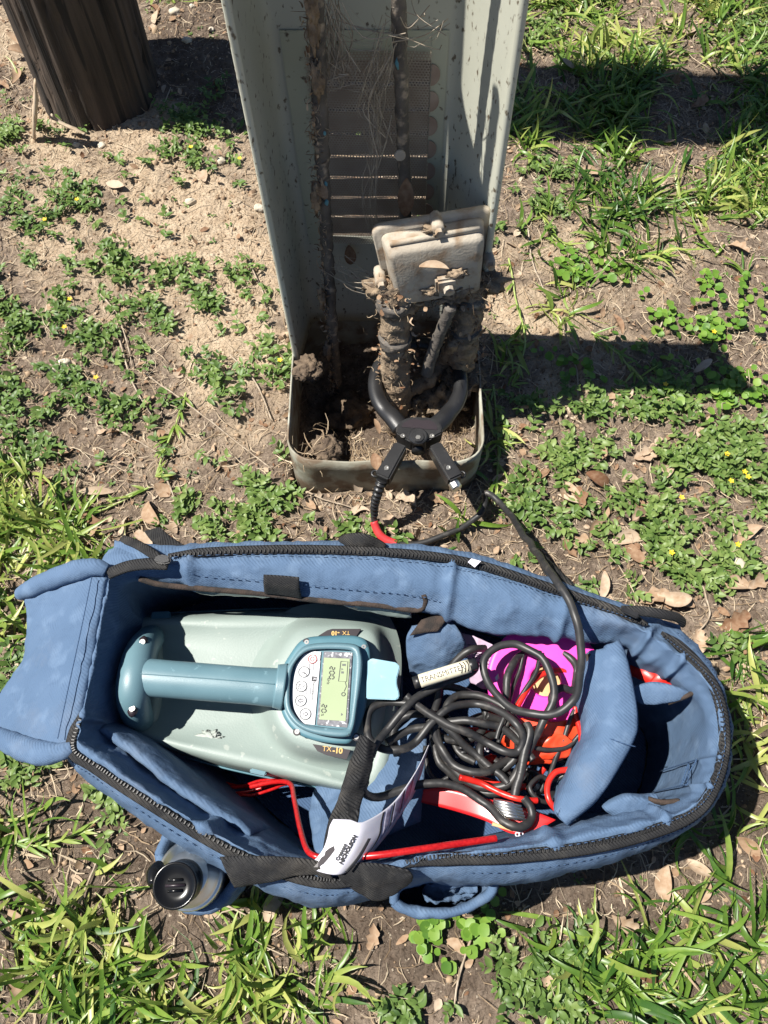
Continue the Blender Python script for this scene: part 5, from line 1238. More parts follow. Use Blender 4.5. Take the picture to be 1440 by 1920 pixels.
# --- straw and thatch lying on the soil
def build_litter():
    def dens(u, v, x, y):
        d = .30 + .75 * (fbm(x * 4 + 3, y * 4, 3, 41) + .35)
        d = d * (1 - .55 * blobs(u, v, SAND)) * (1 - .5 * blobs(u, v, DARK_SOIL_SHADE))
        d += .35 * np.exp(-((u - 250) / 260) ** 2 - ((v - 880) / 140) ** 2) + .45 * np.exp(-((u - 1200) / 240) ** 2 - ((v - 1000) / 170) ** 2) + .4 * np.exp(-((u - 640) / 200) ** 2 - ((v - 950) / 60) ** 2)
        return np.clip(d, .06, 1)
    x, y = scatter(80000, dens, -.004); n = len(x)
    L = rng.gamma(3.0, .0085, n) + .008; W = rng.uniform(.0007, .0021, n)
    o = strips('straw_litter', M['straw'], on_ground(x, y, rng.uniform(.0008, .006, n)), rng.uniform(0, 6.283, n), rng.normal(.04, .16, n), rng.normal(.1, .35, n), L, W, [.7, 1, .9, .4], np.clip(rng.normal(.68, .24, n), 0, 1), three=False, twist=rng.normal(0, .6, n), roll=rng.normal(0, .4, n))
    tag(o, 'dry straw and grass thatch scattered over the bare soil', 'straw', kind='stuff')
    # crumbs of leaf and bark
    x, y = scatter(26000, dens, -.002); n = len(x)
    L = rng.gamma(2.5, .0032, n) + .003; W = L * rng.uniform(.35, .8, n)
    o = strips('leaf_crumbs', M['deadleaf'], on_ground(x, y, rng.uniform(.0005, .004, n)), rng.uniform(0, 6.283, n), rng.normal(0, .3, n), rng.normal(0, .6, n), L, W, [.35, 1, .8, .2], np.clip(rng.normal(.5, .3, n), 0, 1), fold=.3, roll=rng.normal(0, .4, n))
    tag(o, 'crumbs of broken brown leaf and bark on the soil', 'leaf litter', kind='stuff')
    # soil crumbs and grit: little tetrahedral lumps
    x, y = scatter(30000, lambda u, v, a, b: .35 + .5 * blobs(u, v, SAND), 0); n = len(x)
    r = rng.gamma(1.6, .0011, n) + .0010
    c = on_ground(x, y, r * .3)
    base = np.array([[1, 0, -.5], [-.5, .87, -.5], [-.5, -.87, -.5], [.5, .6, .55], [-.7, .1, .6], [.4, -.6, .5]])
    V = c[:, None, :] + (base[None] * (1 + rng.normal(0, .25, (n, 6, 3)))) * r[:, None, None]
    t_ = np.array([[0, 1, 3], [1, 2, 4], [2, 0, 5], [3, 1, 4], [4, 2, 5], [5, 0, 3], [3, 4, 5]])
    F = (np.arange(n)[:, None, None] * 6 + t_[None]).reshape(-1, 3)
    o = npmesh('soil_crumbs', V.reshape(-1, 3), F, M['crumb'], tint=np.repeat(np.clip(rng.normal(.45, .25, n), 0, 1), 6), smooth=False)
    tag(o, 'loose soil crumbs and grit on the ground', 'soil', kind='stuff')
M['crumb'] = plant_mat('soil_crumb', (0.13, 0.088, 0.058), (0.30, 0.21, 0.135), (0.46, 0.36, 0.25), rough=.95, transl=0, spec=.1)
build_litter()

# --- broad-bladed lawn grass, growing where the photograph shows it
GRASS = [(1220, 60, 300, 130, 1.25), (1160, 210, 260, 110, 1.1), (1380, 250, 140, 130, .9), (1010, 230, 70, 90, .9), (1150, 380, 100, 60, .6), (1350, 390, 130, 60, 1.0), (1240, 470, 150, 40, .6), (1090, 520, 60, 40, .4),
         (1000, 40, 70, 90, .55), (1080, 300, 120, 50, .5), (1390, 490, 80, 50, .5), (950, 640, 35, 140, .24), (930, 830, 26, 110, .28), (960, 960, 50, 60, .24), (1060, 590, 40, 60, .3),
         (1250, 1780, 270, 180, 1.3), (1400, 1420, 60, 280, .9), (1140, 1680, 110, 70, .8), (1340, 1600, 150, 90, 1.3), (1010, 1850, 60, 90, .4),
         (280, 1840, 400, 120, 1.4), (80, 1770, 190, 120, 1.2), (550, 1760, 90, 90, .6), (600, 1850, 70, 90, .4), (480, 1710, 100, 50, .6), (600, 1690, 90, 50, .6),
         (70, 1030, 130, 110, .85), (30, 900, 70, 70, .4), (20, 1150, 40, 100, .7), (200, 960, 110, 35, .35), (20, 1520, 70, 110, .8), (130, 1620, 60, 50, .35), (360, 20, 70, 40, .7), (20, 130, 40, 40, .25), (200, 1640, 50, 50, .3), (1000, 430, 40, 60, .3), (870, 985, 40, 30, .35), (900, 1020, 60, 30, .4)]
def build_grass():
    def dens(u, v, x, y):
        b = blobs(u, v, GRASS)
        return np.clip(b * (.34 + 3.6 * (fbm(x * 7, y * 7, 4, 77) + .05)), 0, 1) * (b > .15)
    x, y = scatter(31000, dens, .004); n = len(x)
    k = rng.integers(2, 6, n)
    X = np.repeat(x, k) + rng.normal(0, .006, k.sum()); Y = np.repeat(y, k) + rng.normal(0, .006, k.sum()); m = len(X)
    fan = np.repeat(rng.uniform(0, 6.283, n), k) + rng.normal(0, 1.0, m)
    L = np.clip(rng.gamma(6.5, .0105, m), .02, .125); W = rng.uniform(.0034, .0090, m) * np.clip(L / .06, .6, 1.15)
    pitch = np.clip(rng.normal(.55, .38, m), .02, 1.35); curl = rng.normal(.55, .5, m)
    tint = np.clip(np.repeat(rng.normal(.49, .19, n), k) + rng.normal(0, .16, m) + (rng.random(m) < .09) * .45 + 1.1 * np.repeat(fbm(x * 5 + 2, y * 5, 3, 99), k), 0, 1)
    f = free(X, Y, .003); 
    o = strips('grass', M['grass'], on_ground(X, Y, .002)[f], fan[f], pitch[f], curl[f], L[f], W[f], [.55, .9, 1, .97, .8, .45, .08], tint[f], fold=.30, twist=rng.normal(0, .35, m)[f], roll=rng.normal(0, .45, m)[f])
    tag(o, 'broad-bladed green lawn grass growing round the bag and beside the pedestal', 'grass', kind='stuff')
    # old bleached blades lying underneath
    x, y = scatter(9000, dens, .004); m = len(x)
    o = strips('dry_grass', M['straw'], on_ground(x, y, .003), rng.uniform(0, 6.283, m), rng.normal(.1, .12, m), rng.normal(.15, .3, m), rng.uniform(.02, .07, m), rng.uniform(.002, .005, m), [.6, 1, .9, .6, .1], np.clip(rng.normal(.7, .2, m), 0, 1), fold=.3, roll=rng.normal(0, .4, m))
    tag(o, 'bleached dead grass blades lying among the green grass', 'grass', kind='stuff')
build_grass()

# --- leafy weeds: each patch a plant of its own
OV = [.12, .72, 1.0, .92, .55, .05]
def weed_patch(u, v, ru, rv, n, kind, label, flowers=0, size=1.0):
    if kind != 'round': n = int(n * (.62 if u < 600 else .74))
    else: size = 1.15
    c = P(u, v, 0)
    nc = max(3, n // 11); th_ = rng.uniform(0, 6.283, nc); rr_ = np.sqrt(rng.random(nc)) * 1.05
    q = rng.integers(0, nc, n); sg = rng.gamma(3, .055, nc)[q]
    uu = u + ru * (rr_[q] * np.cos(th_[q]) + rng.normal(0, 1, n) * sg); vv = v + rv * (rr_[q] * np.sin(th_[q]) + rng.normal(0, 1, n) * sg)
    far_ = rng.random(n) < .38; uu = np.where(far_, u + ru * rng.normal(0, 1.15, n), uu); vv = np.where(far_, v + rv * rng.normal(0, 1.15, n), vv)
    a = (uu - 720) / FP; b = (960 - vv) / FP; tt = H / (CT - b * ST); x = a * tt; y = (b * CT + ST) * tt
    k = free(x, y, .006); x, y = x[k], y[k]; n = len(x)
    if n == 0: return
    t = thing('weed_patch', label, 'weed', (c.x, c.y, 0), 'leafy weed patches on the soil')
    shade = rng.normal({'dark': .44, 'mid': .54, 'bright': .66, 'round': .5}[kind], .05)
    if kind == 'round':
        N = n * 3; X = np.repeat(x, 3) + rng.normal(0, .012, N); Y = np.repeat(y, 3) + rng.normal(0, .012, N)
        r = rng.uniform(.0045, .0085, N) * size; seg = 9
        ang = np.linspace(0, 2 * math.pi, seg, endpoint=False)
        tl = rng.normal(0, .28, (N, 2)); h = gheight(X, Y) + rng.uniform(.008, .026, N)
        V = np.zeros((N, seg + 1, 3)); V[:, 0] = np.stack([X, Y, h - r * .15], -1)
        nb = 1 - .16 * (np.arange(seg) == 0)
        dx = r[:, None] * np.cos(ang) * nb; dy = r[:, None] * np.sin(ang) * nb
        V[:, 1:, 0] = X[:, None] + dx; V[:, 1:, 1] = Y[:, None] + dy; V[:, 1:, 2] = h[:, None] + dx * tl[:, :1] + dy * tl[:, 1:]
        i = np.arange(seg); tri = np.stack([np.zeros(seg, int), 1 + i, 1 + (i + 1) % seg], -1)
        F = (np.arange(N)[:, None, None] * (seg + 1) + tri[None]).reshape(-1, 3)
        tag(npmesh('foliage', V.reshape(-1, 3), F, M['clover'], t, tint=np.repeat(np.clip(rng.normal(shade, .18, N), 0, 1), seg + 1)), kind='stuff')
    else:
        pairs = 4; A = rng.uniform(0, 6.283, n); sl = rng.uniform(.016, .040, n) * size
        pos = []; az = []; L = []; pt = []
        for p in range(pairs):
            f = (p + .6) / pairs; px = x + np.cos(A) * sl * f; py = y + np.sin(A) * sl * f
            pz = gheight(px, py) + .004 + .020 * size * f * rng.uniform(.3, 1.2, n)
            for sd in (-1, 1):
                pos.append(np.stack([px, py, pz], -1)); az.append(A + sd * (1.25 - .55 * f) + rng.normal(0, .3, n)); L.append(rng.uniform(.0075, .0185, n) * size * (1.12 - .35 * f)); pt.append(rng.normal(.30 + .25 * f, .22, n))
        pos = np.concatenate(pos); az = np.concatenate(az); L = np.concatenate(L); pt = np.concatenate(pt); N = len(az)
        tag(strips('foliage', M['weed'], pos, az, pt, rng.normal(.55, .3, N), L, L * rng.uniform(.42, .62, N), OV, np.clip(np.tile(rng.normal(shade, .12, n), pairs * 2) + rng.normal(0, .13, N), 0, 1), t, fold=.35, roll=rng.normal(0, .3, N)), kind='stuff')
        # creeping stems
        st_ = strips('stems', M['weed'], np.stack([x, y, gheight(x, y) + .003], -1), A, rng.normal(.25, .1, n), rng.normal(.1, .1, n), sl, np.full(n, .0016), [1, 1, .7], np.clip(rng.normal(.55, .15, n), 0, 1), t, fold=.6)
        tag(st_, kind='stuff')
    for i in range(flowers):
        q = rng.integers(0, n); fx, fy = x[q], y[q]; fz = gz(fx, fy) + .028; V = []; F = []
        for p in range(5):
            a0 = p * 1.2566 + i; n0 = len(V)
            V += [(fx, fy, fz), (fx + .004 * math.cos(a0 - .5), fy + .004 * math.sin(a0 - .5), fz + .0015), (fx + .006 * math.cos(a0), fy + .006 * math.sin(a0), fz + .002), (fx + .004 * math.cos(a0 + .5), fy + .004 * math.sin(a0 + .5), fz + .0015)]
            F.append((n0, n0 + 1, n0 + 2, n0 + 3))
        mesh('flower', V, F, M['yellow'], t)
W_ = [
 (70, 385, 85, 50, 120, 'dark', 'broad dark green weed patch at the left edge below the pole', 1), (370, 268, 95, 48, 130, 'mid', 'leafy weed patch in the sun between the pole and the pedestal', 2),
 (250, 510, 100, 55, 130, 'mid', 'weed patch in the middle of the sandy soil left of the pedestal', 0), (70, 570, 85, 80, 140, 'dark', 'large weed patch at the left edge level with the splice box', 3),
 (410, 545, 55, 40, 50, 'mid', 'small weed patch beside the pedestal left of the riser cable', 0), (55, 240, 55, 35, 50, 'bright', 'bright weed at the left foot of the pole', 0),
 (300, 610, 45, 28, 30, 'mid', 'low weed sprig on the sand below the middle patch', 0), (400, 750, 45, 55, 45, 'mid', 'weed sprig on bare soil left of the base', 0),
 (525, 620, 35, 75, 60, 'bright', 'weeds hugging the left side of the pedestal', 1), (70, 780, 95, 75, 150, 'dark', 'thick dark weed patch at the left edge above the bag', 1),
 (430, 955, 85, 60, 130, 'bright', 'bright weed patch just behind the far edge of the bag', 0), (240, 760, 30, 30, 25, 'mid', 'tiny weed beside the pale pebbles', 0), (170, 660, 35, 55, 40, 'mid', 'upright weed between two dark patches on the left', 0),
 (400, 190, 40, 18, 14, 'dark', 'weed in the shade of the pole beside the pedestal', 0), (30, 1240, 45, 55, 40, 'mid', 'weed half hidden under the left end flap of the bag', 0), (40, 1430, 50, 40, 40, 'bright', 'small weeds below the end flap of the bag', 0),
 (190, 1500, 22, 22, 14, 'bright', 'tiny bright weed on dark soil near the near left zip', 0),
 (1010, 65, 60, 55, 60, 'bright', 'bright weeds beside the top right edge of the pedestal', 0), (1390, 40, 70, 55, 90, 'bright', 'weeds in the far right corner of the lawn', 0),
 (1010, 350, 60, 55, 70, 'mid', 'weeds in front of the lawn right of the pedestal', 0), (1020, 770, 95, 30, 44, 'mid', 'shaded weeds at the near edge of the pedestal shadow', 0),
 (1050, 855, 75, 40, 54, 'bright', 'weed patch beside the right corner of the base', 0), (1010, 930, 60, 50, 50, 'mid', 'weeds next to the black lead right of the base', 0), (1195, 730, 40, 45, 40, 'mid', 'single weed at the tip of the pedestal shadow', 0),
 (1310, 900, 130, 75, 190, 'bright', 'wide bright weed mat with yellow flowers at the right edge', 4), (1280, 1020, 90, 50, 90, 'bright', 'weed patch between dead leaves right of the bag', 2), (1180, 930, 30, 28, 20, 'bright', 'small weed among the dead leaves', 0),
 (1400, 840, 50, 40, 50, 'mid', 'weeds at the right edge above the flowering mat', 1), (1270, 780, 60, 40, 40, 'mid', 'sprawling weed left of the flowering mat', 1), (1340, 1080, 40, 22, 24, 'bright', 'small weed in leaf litter far right of the bag', 0),
 (1330, 600, 95, 70, 70, 'round', 'round-leaved creeper at the end of the pedestal shadow', 1), (1340, 740, 85, 35, 50, 'round', 'second round-leaved creeper below the shadow tip', 0), (1090, 500, 60, 30, 22, 'round', 'sparse round-leaved creeper in front of the grass right of the box', 0), (1060, 690, 35, 18, 10, 'round', 'few round leaves inside the pedestal shadow', 0),
 (815, 1745, 36, 36, 22, 'round', 'round-leaved clover clump below the empty side pocket', 0), (905, 1758, 10, 10, 4, 'round', 'single round clover leaf on the dark soil', 0),
 (1010, 1830, 60, 60, 60, 'mid', 'reddish tipped weeds at the edge of the near right lawn', 0), (930, 1822, 30, 12, 12, 'mid', 'feathery weed sprig on the near soil', 0), (780, 1890, 30, 25, 16, 'mid', 'leafy weeds at the bottom edge of the soil', 0),
 (690, 1010, 40, 20, 24, 'bright', 'small weeds behind the red sleeve of the lead', 0), (1100, 1120, 20, 14, 8, 'mid', 'weed sprout at the far right rim of the bag', 0), (1370, 1230, 30, 20, 10, 'mid', 'weed sprout right of the round end of the bag', 0)]
for (u, v, ru, rv, n, kind, lab, fl) in W_: weed_patch(u, v, ru, rv, n, kind, lab, fl, 1.12 if v < 700 else 1.18)

# --- seedlings: tiny leaves sprinkled over the soil
def build_seedlings():
    x, y = scatter(2600, lambda u, v, a, b: np.clip(.9 * (fbm(a * 6, b * 6, 3, 55) + .32), 0, 1), .006); n = len(x); k = 5
    X = np.repeat(x, k) + rng.normal(0, .003, n * k); Y = np.repeat(y, k) + rng.normal(0, .003, n * k); m = n * k
    L = rng.uniform(.004, .011, m)
    o = strips('seedlings', M['weed'], on_ground(X, Y, .003), np.tile(np.arange(k) * 1.2566, n) + np.repeat(rng.uniform(0, 6.28, n), k), rng.normal(.35, .2, m), rng.normal(.4, .2, m), L, L * rng.uniform(.35, .6, m), OV, np.clip(np.repeat(rng.normal(.48, .2, n), k), 0, 1), fold=.35)
    tag(o, 'tiny weed seedlings sprinkled over the bare soil', 'seedlings', kind='stuff')
build_seedlings()

# --- green runners crossing bare soil
def runner(label, pts, r=.0024):
    path = [P(u, v, .006) for (u, v) in pts]
    path = [Vector((p.x, p.y, gz(p.x, p.y) + .006)) for p in catmull(path, 40)]
    t = thing('grass_runner', label, 'grass runner', path[0], 'pale green runners on the soil')
    me = tube('stem', path, [r, r * .8, r, r * .7], M['runner'], t, seg=7)
    idx = np.arange(3, 40, 6); pos = np.array([tuple(path[i]) for i in idx for _ in (0, 1, 2)]); n = len(pos)
    d0 = np.array([math.atan2(path[min(i + 1, 39)].y - path[i].y, path[min(i + 1, 39)].x - path[i].x) for i in idx for _ in (0, 1, 2)])
    tag(strips('blades', M['grass'], pos, d0 + rng.normal(0, .7, n), rng.normal(.45, .2, n), rng.normal(.4, .3, n), rng.uniform(.02, .055, n), rng.uniform(.004, .006, n), [.6, .95, 1, .9, .6, .1], np.clip(rng.normal(.62, .12, n), 0, 1), t, fold=.3), kind='stuff')
M['runner'] = mat('runner_stem', (.22, .30, .07), (.33, .38, .13), rough=.5, nscale=40)
for lab, pts in (('pale runner curving over the bare soil left of the base', [(348, 735), (330, 790), (312, 830), (290, 890)]), ('long runner reaching from the left grass towards the bare soil', [(280, 910), (220, 938), (160, 965), (110, 1000)]),
                 ('runner descending beside the right side of the pedestal', [(955, 480), (968, 560), (985, 640), (960, 720)]), ('runner lying inside the pedestal shadow', [(1110, 620), (1160, 660), (1200, 705)]),
                 ('runner along the lawn edge right of the splice box', [(1000, 370), (1030, 430), (1060, 460)]), ('runner down the right corner of the base', [(925, 720), (935, 830), (930, 930)]), ('runner beside the near left soil', [(20, 1580), (80, 1585), (150, 1560)])):
    runner(lab, pts)

# --- dead leaves, each its own object
def dead_leaf(u, v, L, asp, az, tint, label, group, z=None, pitch=0., lobes=False, base=None, curl=None):
    g = base if base is not None else P(u, v, 0)
    zz = gz(g.x, g.y) + .006 if z is None else g.z
    K = 13; s = np.linspace(0, 1, K)
    pr = np.sin(np.pi * np.clip(s * .96 + .03, 0, 1)) ** .75
    if lobes: pr = pr * (1 + .28 * np.sin(s * 19))
    pr = np.maximum(pr, .03)
    one = np.ones(1); V, F, k = blades(np.array([[g.x, g.y, zz]]), az * one, one * pitch, one * (rng.normal(.1, .35) if curl is None else curl), L * one, L * asp * one, pr, fold=rng.uniform(.2, 1.0), roll=one * rng.normal(0, .35), twist=one * rng.normal(0, .5 if base is None else .12))
    V = V + np.array([[0, 0, max(0, zz - .003 - V[:, 2].min())]])
    B = V + np.array([[0, 0, -.0008]]); n = len(V)
    o = npmesh('dead_leaf', np.concatenate([V, B]), np.concatenate([F, F[:, ::-1] + n]), M['deadleaf'], tint=np.clip(tint + rng.normal(0, .03, 2 * n), 0, 1))
    return tag(o, label, 'leaf', group)
groups = {
 'right': ('in litter right of the base', 'dead leaves right of the pedestal base', [(1190, 858, .05, .5), (1062, 903, .045, .5), (1088, 958, .055, .4), (1110, 950, .06, .3), (1060, 945, .05, .5), (1150, 1020, .05, .5), (1240, 905, .05, .5), (1095, 895, .05, .45), (1125, 870, .045, .45), (1165, 905, .04, .6), (1030, 880, .04, .5), (1140, 990, .05, .5), (1210, 960, .04, .45), (1180, 985, .05, .4), (1095, 1000, .045, .5), (1060, 1010, .045, .4), (1120, 835, .04, .4), (1225, 830, .045, .3)]),
 'farright': ('on the litter right of the bag', 'dead leaves right of the bag', [(1255, 1110, .06, .5), (1290, 1125, .05, .5), (1400, 1105, .065, .4), (1300, 1140, .05, .5), (1210, 1060, .05, .4), (1130, 1075, .06, .3), (1350, 1100, .05, .5), (1385, 1020, .05, .45), (1400, 1150, .055, .5), (1310, 1180, .05, .5), (1390, 1230, .05, .4)]),
 'left': ('behind the left end of the bag', 'dead leaves behind the left of the bag', [(165, 945, .05, .45), (300, 985, .055, .45), (255, 1000, .05, .5), (330, 1000, .05, .5), (180, 985, .05, .5), (150, 925, .06, .25), (80, 858, .035, .6), (200, 815, .03, .6), (290, 745, .035, .4), (235, 1010, .05, .4), (100, 850, .04, .5)]),
 'topleft': ('near the wooden pole', 'dead leaves round the pole', [(20, 105, .06, .4), (45, 90, .06, .3), (25, 130, .055, .45), (290, 45, .05, .4), (300, 80, .04, .5), (200, 345, .05, .4), (440, 185, .06, .25), (15, 165, .05, .4)]),
 'front': ('in front of the pedestal base', 'dead leaves in front of the base', [(735, 968, .035, .6), (742, 935, .04, .5), (832, 945, .035, .6), (800, 912, .05, .35), (660, 970, .035, .4), (790, 990, .03, .5)]),
 'near': ('on the near ground below the bag', 'dead leaves below the bag', [(1250, 1690, .05, .5), (1300, 1692, .045, .45), (1425, 1610, .05, .5), (1195, 1738, .045, .5), (500, 1730, .04, .5), (60, 1850, .04, .5), (1020, 1870, .04, .4), (620, 1740, .04, .5), (1330, 1640, .04, .5), (690, 1780, .035, .5), (870, 1790, .03, .5)]),
 'lawn': ('in the far lawn', 'dead leaves in the far lawn', [(1260, 40, .06, .4), (1300, 55, .05, .5), (1270, 150, .06, .3), (1180, 195, .05, .5), (1295, 205, .05, .5), (1380, 140, .05, .4), (1150, 590, .05, .3), (1330, 680, .045, .4), (1400, 480, .05, .5), (1050, 130, .045, .4), (1120, 330, .05, .4)])}
ORD = ['leftmost'] + [w_ + ' from the left' for w_ in ('second', 'third', 'fourth', 'fifth', 'sixth', 'seventh', 'eighth', 'ninth', 'tenth', 'eleventh', 'twelfth', 'thirteenth', 'fourteenth', 'fifteenth', 'sixteenth', 'seventeenth', 'eighteenth')]
for key, (place, grp, lst) in groups.items():
    lst = sorted(lst)
    for i, (u, v, L, asp) in enumerate(lst):
        tn = float(np.clip(rng.normal(.55, .22), .05, 1)); lob = bool(rng.random() < .35)
        kind_ = ('dark brown', 'brown', 'tan', 'pale tan')[min(3, int(tn * 4))] + (' lobed' if lob else ' narrow' if asp < .42 else ' oval')
        od = 'rightmost' if i == len(lst) - 1 else ORD[i]
        dead_leaf(u, v, L * rng.uniform(.9, 1.15), asp, rng.uniform(0, 6.283), tn, kind_ + ' dead leaf ' + place + ', ' + od, grp, lobes=lob)
dead_leaf(1180, 1815, .050, .45, -.35, .06, 'reddish brown leaf lying on the near right lawn', None)
dead_leaf(0, 0, .045, .32, .12, .75, 'pale tan leaf lying on the front of the splice box', None, z=1, base=PY(786, 500, .832), curl=.15)
dead_leaf(0, 0, .062, .42, 1.57, .22, 'brown leaf hanging on the cable behind the splice box', None, z=1, base=PY(760, 405, .958), pitch=1.35, curl=.1)
dead_leaf(0, 0, .032, .6, 2.4, .45, 'torn pale leaf stuck to the left riser cable', None, z=1, base=PY(612, 372, .926), pitch=.6, curl=.3)
dead_leaf(0, 0, .036, .6, 4.9, .2, 'brown leaf stuck on the inside back of the pedestal', None, z=1, base=PY(655, 482, 1.026), pitch=-1.1, curl=.1)
dead_leaf(0, 0, .03, .7, 5.0, .30, 'orange brown leaf on the front rim of the base left of the clamp handle', None, z=1, base=P(700, 855, .105), pitch=-.3, curl=.2)
dead_leaf(0, 0, .03, .35, 5.2, .35, 'small orange leaf on the mud left of the clamp jaw', None, z=1, base=P(702, 790, .06), pitch=-.3, curl=.2)

# --- pebbles and twigs
PEB = [(415, 305, .010, 'white pebble at the edge of the weeds left of the pedestal'), (355, 375, .011, 'round pale pebble on the sand left of the pedestal'), (485, 390, .011, 'flat pale stone against the left side of the pedestal'), (338, 65, .013, 'pale stone on top of the shaded soil heap'),
       (358, 108, .011, 'tan stone in the shaded soil heap'), (160, 605, .011, 'pale stone between the weeds on the left'), (120, 678, .012, 'larger of the two stones beside the dark weed patch'), (97, 690, .009, 'smaller of the two stones beside the dark weed patch'), (190, 272, .009, 'pale stone in front of the wooden pole'),
       (142, 270, .008, 'small pebble left in front of the wooden pole'), (405, 95, .007, 'small grey stone on the right of the shaded soil heap'), (75, 855, .012, 'brown stone in the litter at the left edge'), (370, 55, .006, 'smallest pebble on the shaded soil heap'), (1380, 1060, .016, 'half buried grey stone at the right edge'), (660, 905, .006, 'little stone at the front of the base')]
for i, (u, v, r, lab) in enumerate(PEB):
    p = P(u, v, 0); p.z = gz(p.x, p.y) + r * .35
    tag(lump('pebble', p, r, M['stone'], seed=i * 5 + 1, sq=(1.15, .9, .7), amp=.35, sub=3, fr=1.1), lab, 'stone', 'pebbles on the soil')
TW = [([(190, 555), (225, 600), (250, 690)], 'thin twig crossing the sand left of the pedestal'), ([(225, 640), (250, 720), (285, 780)], 'long dry stalk on the sand right of the dark weeds'), ([(270, 700), (340, 750), (420, 810), (510, 880)], 'long pale stalk reaching to the front left of the base'),
      ([(432, 668), (480, 720), (510, 790)], 'pale stalk beside the left side of the base'), ([(300, 870), (325, 930), (335, 985)], 'stalk above the far edge of the bag'), ([(990, 430), (1000, 500), (1025, 560)], 'bleached stalk on the soil right of the splice box'), ([(1055, 620), (1080, 690), (1082, 748)], 'curved grey twig in the pedestal shadow'),
      ([(1245, 580), (1235, 620), (1210, 650)], 'grey twig at the lawn side of the shadow'), ([(1215, 715), (1255, 740), (1280, 760)], 'pale twig at the shadow tip'), ([(460, 480), (490, 540), (500, 580)], 'dark twig leaning to the pedestal'), ([(150, 1700), (190, 1600), (215, 1560)], 'forked dry stalk on the dark soil below the bag'),
      ([(400, 1690), (430, 1700), (470, 1720)], 'pale stalk beside the steel bottle'), ([(40, 980), (60, 930), (20, 850)], 'pale stalk in the left grass'), ([(890, 1740), (860, 1830), (850, 1900)], 'dry stalk on the near soil'), ([(210, 800), (300, 850), (350, 850)], 'dry stalk in the litter behind the bag'), ([(1300, 1060), (1330, 1150), (1290, 1200)], 'thin twig on the litter right of the bag'), ([(560, 905), (600, 935), (680, 960)], 'pale stalk in front of the base')]
for i, (pts, lab) in enumerate(TW):
    path = catmull([P(u, v, 0) for (u, v) in pts], 26)
    path = [Vector((p.x, p.y, gz(p.x, p.y) + .007 + .003 * mnoise.noise(p * 20))) for p in path]
    o = tube('twig', path, [.0021, .0017, .0011], M['twig'], None, seg=6, wob=.0006, wf=120)
    tag(o, lab, 'twig', 'dry twigs and stalks on the soil')

# --- dirt fibres and cobwebs in the pedestal
def fibres(name, label, centers, n, spread, Lr, Wr, m_, cat, tint=(.6, .2), pitch=(.3, .8), cl=.55, ground=False):
    c = np.array([tuple(p) for p in centers]); k = rng.integers(0, len(c), n)
    f = rng.random(n)[:, None]; k2 = np.minimum(k + 1, len(c) - 1)
    pos = c[k] * (1 - f) + c[k2] * f + rng.normal(0, 1, (n, 3)) * np.array(spread)
    if ground:
        ok = (pos[:, 0] > XL + .01) & (pos[:, 0] < XR - .01) & (pos[:, 1] > BF + .01) & (pos[:, 1] < YB - .01); pos = pos[ok]; n = len(pos); pos[:, 2] = gheight(pos[:, 0], pos[:, 1]) + rng.uniform(.001, .010, n)
    o = strips(name, m_, pos, rng.uniform(0, 6.283, n), rng.normal(*pitch, n), rng.normal(0, cl, n), rng.uniform(*Lr, n), rng.uniform(*Wr, n), [.6, 1, 1, .8, .4], np.clip(rng.normal(*tint, n), 0, 1), three=False, twist=rng.normal(0, 1, n))
    return tag(o, label, cat, kind='stuff')
fibres('root_fibres', 'dry roots and straw clinging to the left stub', catmull(st_l[1:], 12), 420, (.017, .017, .01), (.006, .024), (.0005, .0014), M['straw'], 'roots', tint=(.45, .25))
fibres('root_fibres', 'dry roots and straw clinging to the right stub', catmull(st_r[1:], 12), 460, (.018, .018, .012), (.006, .026), (.0005, .0014), M['straw'], 'roots', tint=(.4, .25))
fibres('root_fibres', 'straw and dirt caught under the splice box', [PY(715, 545, .87), PY(770, 562, .87), PY(840, 556, .88), PY(900, 540, .88)], 300, (.012, .014, .014), (.006, .03), (.0006, .002), M['straw'], 'roots', tint=(.5, .25))
fibres('root_fibres', 'straw and web flakes stuck along the left riser cable', [p + Vector((-.008, -.008, 0)) for p in catmull(pl[:-2], 20)], 420, (.005, .006, .01), (.005, .02), (.0006, .003), M['straw'], 'roots', tint=(.55, .25))
fibres('root_fibres', 'straw litter lying inside the pedestal base', [P(u, v, .012) for (u, v) in ((610, 780), (660, 820), (700, 840), (760, 840), (830, 850), (870, 800), (860, 740), (800, 770))], 900, (.035, .03, .008), (.01, .04), (.0008, .002), M['straw'], 'roots', pitch=(.05, .12), tint=(.40, .25), ground=True, cl=.2)
fibres('root_fibres', 'broken straw spilling over the left front corner of the base', [P(585, 850, .09), P(610, 845, .10), P(590, 870, .06), P(600, 820, .10)], 34, (.010, .010, .008), (.02, .06), (.001, .0025), M['straw'], 'roots', pitch=(-.1, .35), tint=(.42, .2), cl=.25)
for lab, cc, n_ in (('dry mud and bark flakes crusted on the left stub', st_l, 420), ('dry mud and bark flakes crusted on the right stub', st_r, 420)):
    fibres('bark_flakes', lab, catmull(cc[1:], 12), n_, (.0155, .0155, .01), (.005, .015), (.003, .008), M['deadleaf'], 'flakes', tint=(.38, .22), pitch=(.2, 1.0), cl=.8)
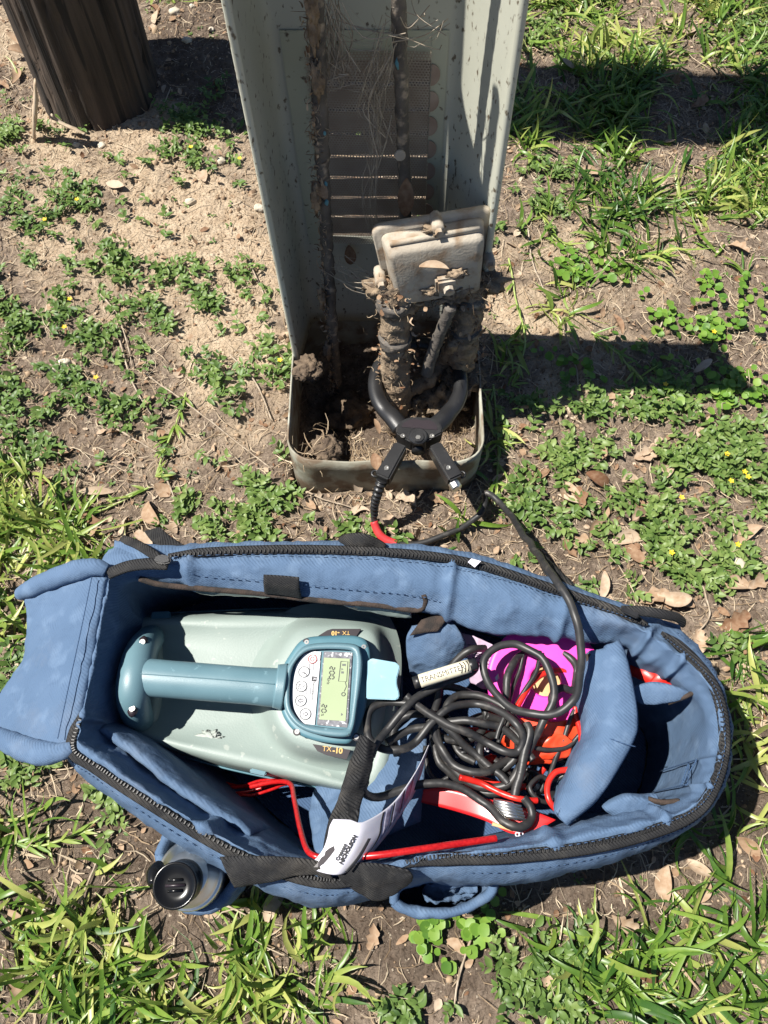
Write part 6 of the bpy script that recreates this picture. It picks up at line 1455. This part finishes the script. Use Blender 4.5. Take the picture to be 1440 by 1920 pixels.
fibres('bark_flakes', 'pale flakes crusted along the left riser cable', [p + Vector((-.007, -.006, 0)) for p in catmull(pl[:-2], 20)], 320, (.004, .004, .01), (.004, .012), (.002, .005), M['deadleaf'], 'flakes', tint=(.6, .25), pitch=(.8, .8), cl=.8)
# cobweb strands strung between the cables
def strands(label, anchors, n, sag, r=.00055, jit=.02, seed=1):
    rg = random.Random(seed); V = []; F = []
    for i in range(n):
        a, b = rg.choice(anchors); a = a + Vector([rg.gauss(0, jit) for _ in range(3)]); b = b + Vector([rg.gauss(0, jit) for _ in range(3)])
        a.y = min(a.y, YB - .012); b.y = min(b.y, YB - .012)
        mid = a.lerp(b, rg.uniform(.3, .7)) + Vector((rg.gauss(0, .012), rg.gauss(0, .006), -abs(rg.gauss(0, sag)))); mid.y = min(mid.y, YB - .012)
        v, f = tube_arrays(catmull([a, mid, b], 10), r * rg.uniform(.4, 1.5), 3, cap=False); n0 = len(V); V += v; F += [tuple(n0 + k for k in g) for g in f]
    return tag(mesh('cobweb', V, F, M['web'], None), label, 'cobweb', kind='stuff')
A = lambda u, v, Y=.965: PY(u, v, Y)
strands('dusty cobweb strands between the two riser cables at the top', [(A(605, 20), A(740, 40)), (A(610, 60), A(735, 60)), (A(740, 80), A(690, 180)), (A(745, 60), A(660, 190)), (A(800, 50), A(750, 20)), (A(640, 90), A(630, 140))], 44, .02, .0006, .016, 3)
strands('dusty web column hanging between the riser cables', [(A(700, 120), A(705, 280)), (A(705, 200), A(698, 300)), (A(700, 280), A(702, 450)), (A(690, 150), A(720, 250)), (A(745, 110), A(705, 190))], 36, .004, .0007, .010, 5)
strands('grey dust web hanging beside the left riser cable', [(A(622, 20), A(625, 140)), (A(630, 60), A(628, 150)), (A(618, 0), A(640, 130))], 40, .004, .0007, .008, 8)
strands('fine cobweb between the left cable and the muddy stub', [(A(622, 490, .94), A(690, 540, .88)), (A(622, 500, .94), A(700, 530, .88)), (A(625, 480, .94), A(660, 500, .95))], 16, .01, .0004, .008, 9)
